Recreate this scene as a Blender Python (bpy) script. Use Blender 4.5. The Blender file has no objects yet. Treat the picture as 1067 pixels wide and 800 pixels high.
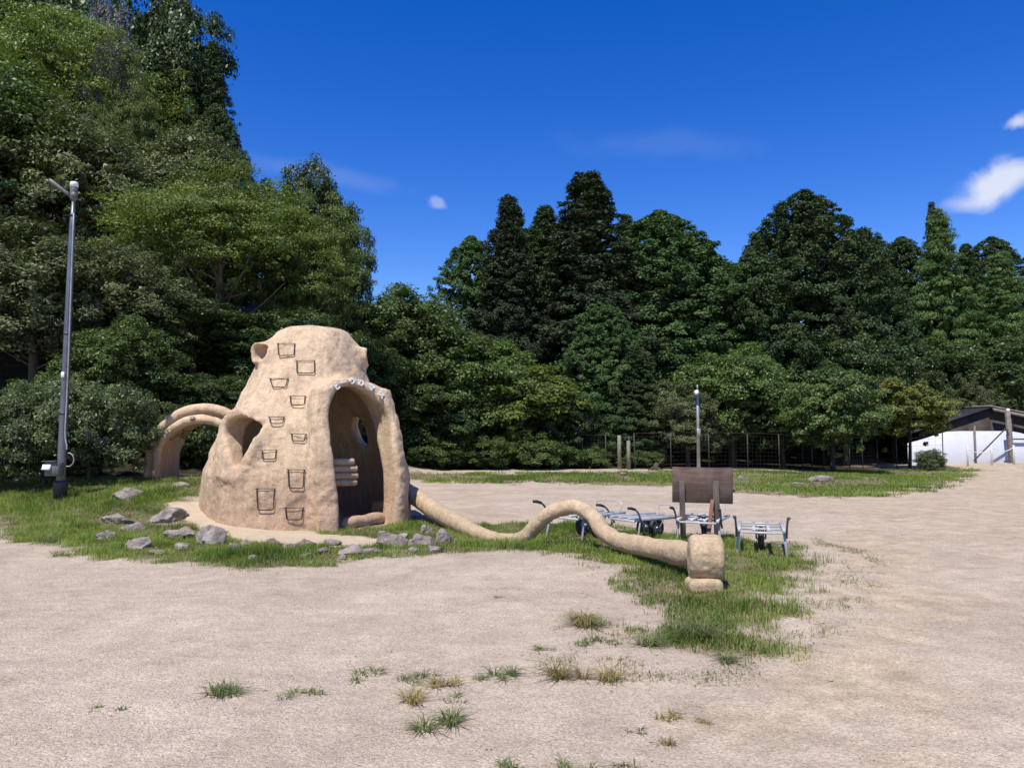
import bpy, math, random
import numpy as np
from mathutils import Vector, Matrix

# ------------------------------------------------------------------ camera, sky, sun
SC = bpy.context.scene
COL = SC.collection
F = 800.0; PITCH = math.radians(3.6); CAMH = 1.6
cam_d = bpy.data.cameras.new('camera'); cam = bpy.data.objects.new('camera', cam_d); COL.objects.link(cam)
cam_d.sensor_width = 36.0; cam_d.lens = 36.0*F/1067.0
cam_d.clip_start = 0.05; cam_d.clip_end = 3000
cam.location = (0, 0, CAMH); cam.rotation_euler = (math.radians(90)+PITCH, 0, 0)
SC.camera = cam
SUN_EL = math.radians(61); SUN_TRAVEL = math.atan2(0.86, 0.42)   # light travels towards +x,+y
sd = bpy.data.lights.new('sun', 'SUN'); sun = bpy.data.objects.new('sun', sd); COL.objects.link(sun)
sd.energy = 4.8; sd.angle = math.radians(0.5); sd.color = (1.0, 0.95, 0.86)
ldir = Vector((math.cos(SUN_TRAVEL)*math.cos(SUN_EL), math.sin(SUN_TRAVEL)*math.cos(SUN_EL), -math.sin(SUN_EL)))
sun.rotation_euler = ldir.to_track_quat('-Z', 'Y').to_euler()
SC.view_settings.view_transform = 'Standard'; SC.view_settings.look = 'None'
SC.view_settings.gamma = 1.0; SC.view_settings.exposure = 0.22; SC.view_settings.use_curve_mapping = False
SC.render.engine = 'CYCLES'
cy = SC.cycles
cy.max_bounces = 5; cy.diffuse_bounces = 3; cy.glossy_bounces = 2; cy.transmission_bounces = 3; cy.transparent_max_bounces = 4
cy.use_denoising = True
try: cy.denoiser = 'OPENIMAGEDENOISE'
except Exception: pass
cy.caustics_reflective = False; cy.caustics_refractive = False
cy.sample_clamp_indirect = 4.0

def ray(px, py):
    u = (px-533.5)/F; v = (400.0-py)/F
    c, s = math.cos(PITCH), math.sin(PITCH)
    return np.array([u, c - v*s, s + v*c])

W = bpy.data.worlds.new('World'); SC.world = W; W.use_nodes = True
nt = W.node_tree; N = nt.nodes; L = nt.links
bg = N['Background']
sky = N.new('ShaderNodeTexSky'); sky.sky_type = 'NISHITA'; sky.sun_disc = False
sky.sun_elevation = SUN_EL
# the direction TO the sun, as a compass bearing from +Y clockwise
to_sun = -ldir; sky.sun_rotation = math.atan2(to_sun.x, to_sun.y)
sky.altitude = 600; sky.air_density = 1.0; sky.dust_density = 0.15; sky.ozone_density = 2.6
hs = N.new('ShaderNodeHueSaturation'); hs.inputs['Saturation'].default_value = 1.43; hs.inputs['Value'].default_value = 1.56
hs.inputs['Hue'].default_value = 0.522
L.new(sky.outputs[0], hs.inputs['Color'])
tc = N.new('ShaderNodeTexCoord')
prev = hs.outputs[0]
def cloud(prev, px, py, half_w, half_h, tilt, strength, scale):
    """a small cloud fixed at a direction of the sky"""
    d = Vector(ray(px, py)).normalized()
    r = Vector((d.y, -d.x, 0)).normalized(); u = r.cross(d)
    r2 = r*math.cos(tilt)+u*math.sin(tilt); u2 = u*math.cos(tilt)-r*math.sin(tilt)
    def dot(v, k):
        n = N.new('ShaderNodeVectorMath'); n.operation = 'DOT_PRODUCT'; L.new(tc.outputs['Generated'], n.inputs[0]); n.inputs[1].default_value = v*k
        return n.outputs['Value']
    a = dot(r2, F/half_w); b = dot(u2, F/half_h); c = dot(d, 1)
    cmb = N.new('ShaderNodeCombineXYZ'); L.new(a, cmb.inputs[0]); L.new(b, cmb.inputs[1])
    ln = N.new('ShaderNodeVectorMath'); ln.operation = 'LENGTH'; L.new(cmb.outputs[0], ln.inputs[0])
    nz = N.new('ShaderNodeTexNoise'); nz.inputs['Scale'].default_value = scale; nz.inputs['Detail'].default_value = 5; nz.inputs['Distortion'].default_value = .6
    L.new(tc.outputs['Generated'], nz.inputs['Vector'])
    m1 = N.new('ShaderNodeMath'); m1.operation = 'MULTIPLY_ADD'; L.new(nz.outputs[0], m1.inputs[0]); m1.inputs[1].default_value = 2.6; m1.inputs[2].default_value = -0.35
    m2 = N.new('ShaderNodeMath'); m2.operation = 'SUBTRACT'; L.new(m1.outputs[0], m2.inputs[0]); L.new(ln.outputs['Value'], m2.inputs[1])
    mr = N.new('ShaderNodeMapRange'); mr.interpolation_type = 'SMOOTHSTEP'; L.new(m2.outputs[0], mr.inputs[0]); mr.inputs[1].default_value = -.25; mr.inputs[2].default_value = .85; mr.inputs[4].default_value = strength
    fr = N.new('ShaderNodeMath'); fr.operation = 'GREATER_THAN'; L.new(c, fr.inputs[0]); fr.inputs[1].default_value = 0
    mm = N.new('ShaderNodeMath'); mm.operation = 'MULTIPLY'; L.new(mr.outputs[0], mm.inputs[0]); L.new(fr.outputs[0], mm.inputs[1])
    mx = N.new('ShaderNodeMix'); mx.data_type = 'RGBA'; L.new(mm.outputs[0], mx.inputs[0]); L.new(prev, mx.inputs[6]); mx.inputs[7].default_value = (8.6, 8.6, 8.7, 1)
    return mx.outputs[2]
prev = cloud(prev, 1048, 188, 36, 18, .30, .72, 18)
prev = cloud(prev, 1062, 127, 13, 7, .2, .6, 30)
prev = cloud(prev, 454, 210, 11, 6, -.4, .26, 38)
prev = cloud(prev, 330, 180, 110, 13, -.1, .07, 9)
prev = cloud(prev, 700, 150, 130, 16, -.1, .035, 9)
L.new(prev, bg.inputs['Color']); bg.inputs['Strength'].default_value = 0.098

# ------------------------------------------------------------------ small helpers
RS = np.random.RandomState
_tab = RS(7).rand(64, 64, 64).astype(np.float32)
def vnoise(x, y, z=0.0):
    x, y, z = np.broadcast_arrays(np.asarray(x, dtype=np.float64), y, z)
    xi = np.floor(x).astype(int); yi = np.floor(y).astype(int); zi = np.floor(z).astype(int)
    fx = x-xi; fy = y-yi; fz = z-zi
    fx = fx*fx*(3-2*fx); fy = fy*fy*(3-2*fy); fz = fz*fz*(3-2*fz)
    def g(a, b, c): return _tab[(xi+a) & 63, (yi+b) & 63, (zi+c) & 63]
    r = 0
    for a in (0, 1):
        for b in (0, 1):
            for c in (0, 1):
                r = r + g(a, b, c)*(fx if a else 1-fx)*(fy if b else 1-fy)*(fz if c else 1-fz)
    return r*2-1
def sstep(t):
    t = np.clip(t, 0, 1); return t*t*(3-2*t)

def mesh_np(name, verts, faces, mat=None, smooth=False, attr=None, mats=None):
    """verts (n,3) array, faces (m,k) array or list of arrays of constant k"""
    me = bpy.data.meshes.new(name)
    fl = faces if isinstance(faces, list) else [faces]
    fl = [np.asarray(f, dtype=np.int32) for f in fl if len(f)]
    nl = sum(f.size for f in fl); nf = sum(len(f) for f in fl)
    me.vertices.add(len(verts)); me.vertices.foreach_set('co', np.asarray(verts, dtype=np.float32).ravel())
    me.loops.add(nl); me.polygons.add(nf)
    me.loops.foreach_set('vertex_index', np.concatenate([f.ravel() for f in fl]))
    st = []; c = 0
    for f in fl:
        st.append(c+np.arange(len(f))*f.shape[1]); c += f.size
    me.polygons.foreach_set('loop_start', np.concatenate(st).astype(np.int32))
    if smooth: me.polygons.foreach_set('use_smooth', np.ones(nf, dtype=bool))
    me.update(calc_edges=True)
    if attr:
        for k, (dom, val) in attr.items():
            a = me.attributes.new(k, 'FLOAT', dom); a.data.foreach_set('value', np.asarray(val, dtype=np.float32))
    if mat: me.materials.append(mat)
    return me

def link(name, me, parent=None, loc=None, rot=None, scale=None):
    o = bpy.data.objects.new(name, me); COL.objects.link(o)
    if parent: o.parent = parent
    if loc is not None: o.location = loc
    if rot is not None: o.rotation_euler = rot
    if scale is not None: o.scale = scale
    return o
def tag(o, label=None, cat=None, group=None, kind=None):
    if label: o['label'] = label
    if cat: o['category'] = cat
    if group: o['group'] = group
    if kind: o['kind'] = kind
    return o
def thing(name, label, cat, loc=(0, 0, 0), rz=0, group=None, scale=None):
    o = link(name, None, None, loc, (0, 0, rz), scale); o.empty_display_size = .2
    return tag(o, label, cat, group)

class MB:
    """collects shapes and links them as one mesh object"""
    def __init__(s): s.v = []; s.f = {}; s.n = 0
    def add(s, v, f):
        v = np.asarray(v, dtype=float); f = np.asarray(f)
        s.v.append(v); s.f.setdefault(f.shape[1], []).append(f+s.n); s.n += len(v)
    def tube(s, pts, rad, seg=8, cap=True, squash=None):
        pts = np.asarray(pts, dtype=float); n = len(pts)
        rad = np.full(n, rad, dtype=float) if np.isscalar(rad) else np.asarray(rad, dtype=float)
        T = np.gradient(pts, axis=0); T /= np.linalg.norm(T, axis=1)[:, None]+1e-12
        up = np.array([0, 0, 1.]) if abs(T[0][2]) < .9 else np.array([1., 0, 0])
        u = np.cross(T[0], up); u /= np.linalg.norm(u)
        rings = []
        an = np.arange(seg)*2*math.pi/seg
        for i in range(n):
            u = u-T[i]*np.dot(u, T[i]); u /= np.linalg.norm(u); w = np.cross(T[i], u)
            rings.append(pts[i]+rad[i]*(np.cos(an)[:, None]*u+np.sin(an)[:, None]*w))
        v = np.concatenate(rings)
        i = np.arange(n-1)[:, None]*seg; j = np.arange(seg)[None, :]; k = (j+1) % seg
        f = np.stack([i+j, i+k, i+k+seg, i+j+seg], -1).reshape(-1, 4)
        if cap:
            c0 = len(v); v = np.concatenate([v, pts[:1], pts[-1:]])
            jj = np.arange(seg); kk = (jj+1) % seg
            s.v.append(v); s.f.setdefault(4, []).append(f+s.n)
            t = np.concatenate([np.stack([kk, jj, np.full(seg, c0)], -1), np.stack([jj+(n-1)*seg, kk+(n-1)*seg, np.full(seg, c0+1)], -1)])
            s.f.setdefault(3, []).append(t+s.n); s.n += len(v)
        else: s.add(v, f)
        return s
    def box(s, c, size, rot=None, bev=0.0):
        c = np.asarray(c, dtype=float); h = np.asarray(size, dtype=float)/2
        if bev <= 0:
            v = np.array([[x, y, z] for x in (-1, 1) for y in (-1, 1) for z in (-1, 1)])*h
            f = [[0, 1, 3, 2], [4, 6, 7, 5], [0, 4, 5, 1], [2, 3, 7, 6], [0, 2, 6, 4], [1, 5, 7, 3]]
            if rot is not None: v = v @ np.array(rot).T
            s.add(v+c, f); return s
        # bevelled box: every corner is three verts
        v = []; b = min(bev, h.min()*.8)
        for x in (-1, 1):
            for y in (-1, 1):
                for z in (-1, 1):
                    for ax in range(3):
                        p = np.array([x, y, z])*(h-b); p[ax] += [x, y, z][ax]*b; v.append(p)
        v = np.array(v)
        def I(x, y, z, ax): return ((x > 0)*4+(y > 0)*2+(z > 0))*3+ax
        f4 = []; f3 = []
        sg = (-1, 1)
        for ax in range(3):
            o1, o2 = (ax+1) % 3, (ax+2) % 3
            for sv in sg:
                q = []
                for (a, b_) in ((-1, -1), (1, -1), (1, 1), (-1, 1)):
                    t = [0, 0, 0]; t[ax] = sv; t[o1] = a; t[o2] = b_; q.append(I(*t, ax))
                f4.append(q if sv > 0 else q[::-1])
            for a in sg:
                for b_ in sg:       # edge along ax between faces o1 and o2
                    t0 = [0, 0, 0]; t0[o1] = a; t0[o2] = b_; t1 = list(t0); t0[ax] = -1; t1[ax] = 1
                    q = [I(*t0, o1), I(*t1, o1), I(*t1, o2), I(*t0, o2)]
                    f4.append(q if a*b_ < 0 else q[::-1])
        for x in sg:
            for y in sg:
                for z in sg:
                    q = [I(x, y, z, 0), I(x, y, z, 1), I(x, y, z, 2)]; f3.append(q if x*y*z > 0 else q[::-1])
        if rot is not None: v = v @ np.array(rot).T
        s.v.append(v+c); s.f.setdefault(4, []).append(np.array(f4)+s.n); s.f.setdefault(3, []).append(np.array(f3)+s.n); s.n += len(v)
        return s
    def bar(s, a, b, w, h, bev=.003):
        """rectangular bar from a to b"""
        a = np.asarray(a, float); b = np.asarray(b, float); d = b-a; Ln = np.linalg.norm(d); d /= Ln
        up = np.array([0, 0, 1.]) if abs(d[2]) < .95 else np.array([0, 1., 0])
        x = np.cross(d, up); x /= np.linalg.norm(x); z = np.cross(x, d)
        return s.box((a+b)/2, (w, Ln, h), np.stack([x, d, z], 1), bev)
    def mesh(s, name, mat, smooth=False):
        return mesh_np(name, np.concatenate(s.v), [np.concatenate(x) for x in s.f.values()], mat, smooth)
    def build(s, name, mat, parent=None, smooth=False): return link(name, s.mesh(name, mat, smooth), parent)

# ------------------------------------------------------------------ materials
def new_mat(name):
    m = bpy.data.materials.new(name); m.use_nodes = True
    return m, m.node_tree.nodes, m.node_tree.links, m.node_tree.nodes['Principled BSDF']
def noise_node(n, l, scale, detail=4, vec=None, rough=.55, dist=0):
    t = n.new('ShaderNodeTexNoise'); t.inputs['Scale'].default_value = scale; t.inputs['Detail'].default_value = detail
    t.inputs['Roughness'].default_value = rough; t.inputs['Distortion'].default_value = dist
    if vec: l.new(vec, t.inputs['Vector'])
    return t.outputs[0]
def ramp(n, l, fac, stops):
    r = n.new('ShaderNodeValToRGB'); l.new(fac, r.inputs[0]); e = r.color_ramp.elements
    while len(e) < len(stops): e.new(.5)
    for i, (p, c) in enumerate(stops): e[i].position = p; e[i].color = (*c, 1) if not np.isscalar(c) else (c, c, c, 1)
    return r.outputs[0]
def mixc(n, l, fac, a, b, mode='MIX'):
    m = n.new('ShaderNodeMix'); m.data_type = 'RGBA'; m.blend_type = mode
    for s, v in ((0, fac), (6, a), (7, b)):
        if hasattr(v, 'is_output'): l.new(v, m.inputs[s])
        elif s == 0: m.inputs[0].default_value = v
        else: m.inputs[s].default_value = (*v, 1)
    return m.outputs[2]
def bump(n, l, b, h, strength, dist, prev=None):
    t = n.new('ShaderNodeBump'); t.inputs['Strength'].default_value = strength; t.inputs['Distance'].default_value = dist
    l.new(h, t.inputs['Height'])
    if prev: l.new(prev, t.inputs['Normal'])
    if b: l.new(t.outputs[0], b.inputs['Normal'])
    return t.outputs[0]
def simple(name, col, rough=.6, metal=0., var=.25, scale=12, bstr=.15, bdist=.004, spec=.5):
    m, n, l, b = new_mat(name)
    g = n.new('ShaderNodeNewGeometry').outputs['Position']
    a = noise_node(n, l, scale, 5, g)
    c = ramp(n, l, a, [(.3, tuple(x*(1-var) for x in col)), (.7, tuple(min(1, x*(1+var)) for x in col))])
    l.new(c, b.inputs['Base Color']); b.inputs['Roughness'].default_value = rough; b.inputs['Metallic'].default_value = metal
    b.inputs['Specular IOR Level'].default_value = spec
    bump(n, l, b, noise_node(n, l, scale*6, 4, g), bstr, bdist)
    return m
def leafmat(name, dark, lite, rough=.5, trans=.22, spec=.35):
    m, n, l, b = new_mat(name)
    at = n.new('ShaderNodeAttribute'); at.attribute_name = 'tint'
    oi = n.new('ShaderNodeObjectInfo')
    c = ramp(n, l, at.outputs['Fac'], [(0.05, dark), (.95, lite)])
    v = n.new('ShaderNodeMapRange'); l.new(oi.outputs['Random'], v.inputs[0]); v.inputs[3].default_value = .82; v.inputs[4].default_value = 1.18
    h = n.new('ShaderNodeHueSaturation'); l.new(c, h.inputs['Color']); l.new(v.outputs[0], h.inputs['Value'])
    l.new(h.outputs[0], b.inputs['Base Color']); b.inputs['Roughness'].default_value = rough; b.inputs['Specular IOR Level'].default_value = spec
    tr = n.new('ShaderNodeBsdfTranslucent'); cc = mixc(n, l, 1.0, h.outputs[0], (1.5, 1.7, .7), 'MULTIPLY'); l.new(cc, tr.inputs['Color'])
    ms = n.new('ShaderNodeMixShader'); ms.inputs[0].default_value = trans
    l.new(b.outputs[0], ms.inputs[1]); l.new(tr.outputs[0], ms.inputs[2]); l.new(ms.outputs[0], n['Material Output'].inputs['Surface'])
    return m

def clay_mat(name, base, low, ref_z=.9):
    m, n, l, b = new_mat(name)
    g = n.new('ShaderNodeNewGeometry').outputs['Position']
    a = noise_node(n, l, 1.6, 6, g, .62, .4)
    c = ramp(n, l, a, [(.28, tuple(x*.80 for x in base)), (.5, base), (.75, tuple(min(.9, x*1.13) for x in base))])
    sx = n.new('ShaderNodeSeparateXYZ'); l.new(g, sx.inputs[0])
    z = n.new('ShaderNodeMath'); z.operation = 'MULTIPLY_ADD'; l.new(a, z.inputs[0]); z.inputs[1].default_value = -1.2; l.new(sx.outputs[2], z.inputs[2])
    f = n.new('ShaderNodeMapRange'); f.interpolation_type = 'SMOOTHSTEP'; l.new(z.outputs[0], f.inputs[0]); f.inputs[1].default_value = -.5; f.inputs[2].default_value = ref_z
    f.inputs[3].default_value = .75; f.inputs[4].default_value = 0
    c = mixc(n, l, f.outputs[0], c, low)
    # rough patches and dark pits in the plaster
    fine = noise_node(n, l, 26, 6, g, .7)
    c = mixc(n, l, .5, c, ramp(n, l, fine, [(.3, .50), (.62, 1.18)]), 'MULTIPLY')
    sp = noise_node(n, l, 60, 2, g, .5)
    c = mixc(n, l, ramp(n, l, sp, [(.27, .75), (.34, 0.)]), c, (.16, .10, .06))
    # vertical rain streaks
    mp = n.new('ShaderNodeMapping'); mp.inputs['Scale'].default_value = (5, 5, .5); l.new(g, mp.inputs[0])
    st = noise_node(n, l, 1.6, 4, mp.outputs[0], .6)
    c = mixc(n, l, .6, c, ramp(n, l, st, [(.35, .7), (.6, 1.08)]), 'MULTIPLY')
    vc = n.new('ShaderNodeTexVoronoi'); vc.feature = 'DISTANCE_TO_EDGE'; vc.inputs['Scale'].default_value = 2.3
    wv_ = n.new('ShaderNodeVectorMath'); l.new(g, wv_.inputs[0]); nv_ = n.new('ShaderNodeTexNoise'); nv_.inputs['Scale'].default_value = 4; nv_.inputs['Detail'].default_value = 5; l.new(g, nv_.inputs['Vector']); l.new(nv_.outputs['Color'], wv_.inputs[1]); l.new(wv_.outputs[0], vc.inputs['Vector'])
    ck = ramp(n, l, vc.outputs['Distance'], [(.0, 1.), (.012, 0.)])
    km = n.new('ShaderNodeMath'); km.operation = 'MULTIPLY'; l.new(ck, km.inputs[0]); l.new(ramp(n, l, noise_node(n, l, 1.3, 2, g), [(.5, 0.), (.62, .55)]), km.inputs[1])
    c = mixc(n, l, km.outputs[0], c, (.20, .13, .085))
    l.new(c, b.inputs['Base Color']); b.inputs['Roughness'].default_value = .92; b.inputs['Specular IOR Level'].default_value = .15
    n1 = bump(n, l, None, noise_node(n, l, 7, 5, g, .6), .55, .05)
    n2 = bump(n, l, None, fine, .6, .015, n1)
    bump(n, l, b, noise_node(n, l, 120, 3, g, .6), .4, .005, n2)
    return m

M = {}
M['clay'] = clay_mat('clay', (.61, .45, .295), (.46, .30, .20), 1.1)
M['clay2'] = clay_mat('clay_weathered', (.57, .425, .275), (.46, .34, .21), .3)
M['iron'] = simple('dark_iron', (.030, .022, .018), .6, .5)
M['white'] = simple('white_paint', (.74, .72, .68), .6, 0, .1)
M['galv'] = simple('galvanised_pole', (.155, .158, .175), .42, .55, .22, 3)
M['galvlight'] = simple('pale_grey_metal', (.42, .42, .40), .4, .5, .15, 5)
M['alu'] = simple('aluminium', (.52, .52, .50), .45, .2, .18, 9)
M['rubber'] = simple('black_rubber', (.018, .018, .02), .6)
M['blackplastic'] = simple('black_plastic', (.03, .03, .035), .45)
M['greybox'] = simple('grey_housing', (.13, .13, .13), .5)
M['lens'] = simple('white_lens', (.75, .76, .72), .15, 0, .05)
M['bluegrip'] = simple('blue_grip', (.05, .09, .18), .5)
M['conduit'] = simple('grey_conduit', (.30, .31, .29), .5)
M['tarp'] = simple('pale_blue_sheet', (.52, .53, .58), .6, 0, .07, 2)
M['roof'] = simple('weathered_roof', (.20, .17, .14), .8, 0, .3, 4)
M['darkwood'] = simple('dark_timber', (.045, .034, .027), .8, 0, .4, 5)
M['postgrey'] = simple('grey_timber_post', (.20, .18, .155), .85, 0, .35, 8)
M['palewood'] = simple('pale_wood_post', (.22, .20, .13), .85, 0, .35, 8)
M['wire'] = simple('old_fence_wire', (.04, .038, .036), .6, .4)
M['fpost'] = simple('fence_post_metal', (.065, .06, .055), .6, .3)
M['bark'] = simple('bark', (.085, .066, .05), .9, 0, .4, 6, .8, .03)
M['barkpale'] = simple('pale_bark', (.17, .15, .12), .9, 0, .35, 6, .8, .02)
M['barkdark'] = simple('dark_bark', (.04, .031, .025), .9, 0, .4, 6, .8, .03)

def wood_plank(name, col, spread, axis):
    m, n, l, b = new_mat(name)
    tcn = n.new('ShaderNodeTexCoord').outputs['Object']
    mp = n.new('ShaderNodeMapping'); s = [14, 14, 14]; s[axis] = .9; mp.inputs['Scale'].default_value = s; l.new(tcn, mp.inputs[0])
    a = noise_node(n, l, 2.2, 6, mp.outputs[0], .65, .5)
    c = ramp(n, l, a, [(.25, tuple(x*(1-spread) for x in col)), (.55, col), (.8, tuple(x*(1+spread) for x in col))])
    c = mixc(n, l, ramp(n, l, noise_node(n, l, 3.5, 4, tcn), [(.45, 0.), (.7, .5)]), c, (.22, .17, .14))
    l.new(c, b.inputs['Base Color']); b.inputs['Roughness'].default_value = .8; b.inputs['Specular IOR Level'].default_value = .25
    bump(n, l, b, a, .5, .006)
    return m
M['board'] = wood_plank('brown_board', (.115, .072, .055), .45, 0)
M['signpost'] = wood_plank('grey_brown_post', (.085, .064, .052), .4, 2)
M['redwood'] = wood_plank('reddish_brace', (.20, .085, .055), .35, 2)

def rock_mat():
    m, n, l, b = new_mat('rock')
    g = n.new('ShaderNodeTexCoord').outputs['Object']
    oi = n.new('ShaderNodeObjectInfo').outputs['Random']
    ad = n.new('ShaderNodeVectorMath'); l.new(g, ad.inputs[0]); l.new(oi, ad.inputs[1])
    a = noise_node(n, l, 5, 7, ad.outputs[0], .68, .6)
    c = ramp(n, l, a, [(.3, (.11, .085, .07)), (.5, (.27, .225, .19)), (.68, (.44, .375, .32))])
    s2 = noise_node(n, l, 34, 4, ad.outputs[0], .7)
    c = mixc(n, l, .6, c, ramp(n, l, s2, [(.3, .5), (.65, 1.2)]), 'MULTIPLY')
    c = mixc(n, l, ramp(n, l, noise_node(n, l, 2.5, 3, ad.outputs[0]), [(.55, 0.), (.68, .55)]), c, (.33, .26, .19))
    l.new(c, b.inputs['Base Color']); b.inputs['Roughness'].default_value = .88
    n1 = bump(n, l, None, a, .9, .05); bump(n, l, b, s2, .5, .012, n1)
    return m
M['rock'] = rock_mat()

def ground_mat():
    m, n, l, b = new_mat('gravel_ground')
    g = n.new('ShaderNodeNewGeometry').outputs['Position']
    def A(k):
        t = n.new('ShaderNodeAttribute'); t.attribute_name = k; return t.outputs['Fac']
    vo = n.new('ShaderNodeTexVoronoi'); vo.inputs['Scale'].default_value = 70; l.new(g, vo.inputs['Vector'])
    vo2 = n.new('ShaderNodeTexVoronoi'); vo2.inputs['Scale'].default_value = 170; l.new(g, vo2.inputs['Vector'])
    grain = ramp(n, l, vo.outputs['Color'], [(.1, .74), (.5, 1.0), (.95, 1.22)])
    grain2 = ramp(n, l, vo2.outputs['Color'], [(.1, .74), (.9, 1.25)])
    big = noise_node(n, l, .55, 6, g, .6, .3)
    mid = noise_node(n, l, 3.2, 6, g, .68)
    pink = ramp(n, l, big, [(.35, (.43, .342, .252)), (.65, (.535, .435, .328))])
    tan = ramp(n, l, mid, [(.3, (.42, .315, .20)), (.7, (.57, .455, .31))])
    c = mixc(n, l, A('tan'), pink, tan)
    c = mixc(n, l, .8, c, ramp(n, l, mid, [(.32, .80), (.66, 1.10)]), 'MULTIPLY')
    # raked / washed streaks
    mp = n.new('ShaderNodeMapping'); mp.inputs['Scale'].default_value = (.5, 2.4, 1); mp.inputs['Rotation'].default_value = (0, 0, .25); l.new(g, mp.inputs[0])
    c = mixc(n, l, .6, c, ramp(n, l, noise_node(n, l, 1.5, 5, mp.outputs[0], .65, .8), [(.33, .88), (.62, 1.07)]), 'MULTIPLY')
    c = mixc(n, l, .8, c, grain, 'MULTIPLY'); c = mixc(n, l, .7, c, grain2, 'MULTIPLY')
    # sparse darker and paler grit
    sp = noise_node(n, l, 95, 2, g, .5)
    c = mixc(n, l, ramp(n, l, sp, [(.29, .6), (.35, 0.)]), c, (.14, .11, .09))
    c = mixc(n, l, ramp(n, l, sp, [(.68, 0.), (.74, .5)]), c, (.66, .60, .54))
    st = noise_node(n, l, 1.1, 6, g, .7, 1.2)
    c = mixc(n, l, ramp(n, l, st, [(.60, 0.), (.70, .5)]), c, (.30, .22, .145))
    # loose dark grit gathered in drifts
    gr = noise_node(n, l, 42, 3, g, .6); gd = noise_node(n, l, 1.9, 4, g, .6)
    mm = n.new('ShaderNodeMath'); mm.operation = 'MULTIPLY'; l.new(ramp(n, l, gr, [(.56, 0.), (.62, 1.)]), mm.inputs[0]); l.new(ramp(n, l, gd, [(.48, .06), (.66, .6)]), mm.inputs[1])
    c = mixc(n, l, mm.outputs[0], c, (.20, .155, .115))
    soil = ramp(n, l, mid, [(.3, (.10, .085, .045)), (.55, (.19, .155, .085)), (.8, (.30, .245, .15))])
    soil = mixc(n, l, .6, soil, grain2, 'MULTIPLY')
    c = mixc(n, l, A('grass'), c, soil)
    c = mixc(n, l, A('sand'), c, mixc(n, l, .6, ramp(n, l, mid, [(.3, (.46, .36, .24)), (.7, (.56, .46, .32))]), grain2, 'MULTIPLY'))
    duff = ramp(n, l, mid, [(.3, (.020, .018, .010)), (.7, (.055, .045, .026))])
    c = mixc(n, l, A('wood'), c, duff)
    l.new(c, b.inputs['Base Color']); b.inputs['Roughness'].default_value = .95; b.inputs['Specular IOR Level'].default_value = .12
    n1 = bump(n, l, None, mid, .45, .05)
    n1 = bump(n, l, None, noise_node(n, l, 11, 4, g, .6), .4, .03, n1)
    n2 = bump(n, l, None, vo.outputs['Distance'], .5, -.012, n1)
    bump(n, l, b, vo2.outputs['Distance'], .5, -.006, n2)
    return m
M['ground'] = ground_mat()
M['pebble'] = simple('pebble', (.43, .37, .31), .9, 0, .45, 30)
M['grass'] = leafmat('grass_blade', (.095, .145, .026), (.245, .31, .07), .6, .35, .2)
M['drygrass'] = leafmat('dry_grass', (.20, .16, .07), (.38, .31, .16), .7, .3, .2)
M['litter'] = leafmat('litter', (.07, .05, .03), (.32, .24, .14), .8, .05, .1)
M['weed'] = leafmat('weed_leaf', (.095, .12, .04), (.23, .26, .11), .6, .25, .25)

# ------------------------------------------------------------------ terrain
def h0(x, y):
    """height of the ground without the fine roughness"""
    x = np.asarray(x, float); y = np.asarray(y, float)
    m = .66*sstep((-x-2.6)/3.9)*sstep((y-11.0)/5.2)
    q = np.maximum(0, (-x-7)*.55+(y-18.5)*.55)
    hillL = 0.62*q*sstep((-x-1.5)/8)*sstep((y-15)/8)
    hillL = 22*(1-np.exp(-hillL/22))*sstep((-x/np.maximum(y, 1)-.18)/.22)*(1-sstep((y-46)/25))
    back = 0.32*np.maximum(0, y-37)*sstep((y-37)/10)
    back = 12*(1-np.exp(-back/12))
    rr = .25*sstep((x-14)/12)*sstep((y-22)/12)
    isl = .07*np.exp(-(((x-1.3)/2.6)**2+((y-9.6)/2.2)**2))
    far = .10*sstep((y-24)/4)*(1-sstep((x-9)/5))
    rut = -.035*(np.exp(-((x-3.9-.22*(y-5)-.5*np.sin(y*.35))/.28)**2)+np.exp(-((x-5.5-.22*(y-5)-.5*np.sin(y*.35))/.28)**2))*sstep((y-2)/3)*(1-sstep((y-15)/4))
    return m+rut+hillL+back+rr+isl+far
def h(x, y):
    return h0(x, y)+.018*vnoise(x*.8+3, y*.8)+.008*vnoise(x*3.1, y*3.1+9)
def ghit(px, py):
    """where the view through a point of the photograph meets the ground"""
    d = ray(px, py); t = 2.0
    for _ in range(4000):
        p = d*t
        if CAMH+p[2] <= float(h0(p[0], p[1])): break
        t *= 1.003
    return np.array([p[0], p[1], float(h(p[0], p[1]))])
def at(px, Y):
    """x and y of a point seen at column px (near the horizon) at distance Y"""
    return (px-533.5)/F*Y/math.cos(PITCH)*.9995, Y
def zat(py, Y):
    d = ray(533.5, py); return CAMH+d[2]/d[1]*Y

def poly_world(pts): return np.array([ghit(*p)[:2] for p in pts])
def sdist(poly, x, y):
    """signed distance to polygon, positive inside"""
    x = np.asarray(x, float); y = np.asarray(y, float)
    d = np.full(x.shape, 1e9); ins = np.zeros(x.shape, bool)
    n = len(poly)
    for i in range(n):
        ax, ay = poly[i]; bx, by = poly[(i+1) % n]
        ex, ey = bx-ax, by-ay
        t = np.clip(((x-ax)*ex+(y-ay)*ey)/(ex*ex+ey*ey+1e-9), 0, 1)
        d = np.minimum(d, np.hypot(x-ax-t*ex, y-ay-t*ey))
        c = ((ay > y) != (by > y)) & (x < (bx-ax)*(y-ay)/((by-ay) if by != ay else 1e-9)+ax)
        ins ^= c
    return np.where(ins, d, -d)

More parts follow.
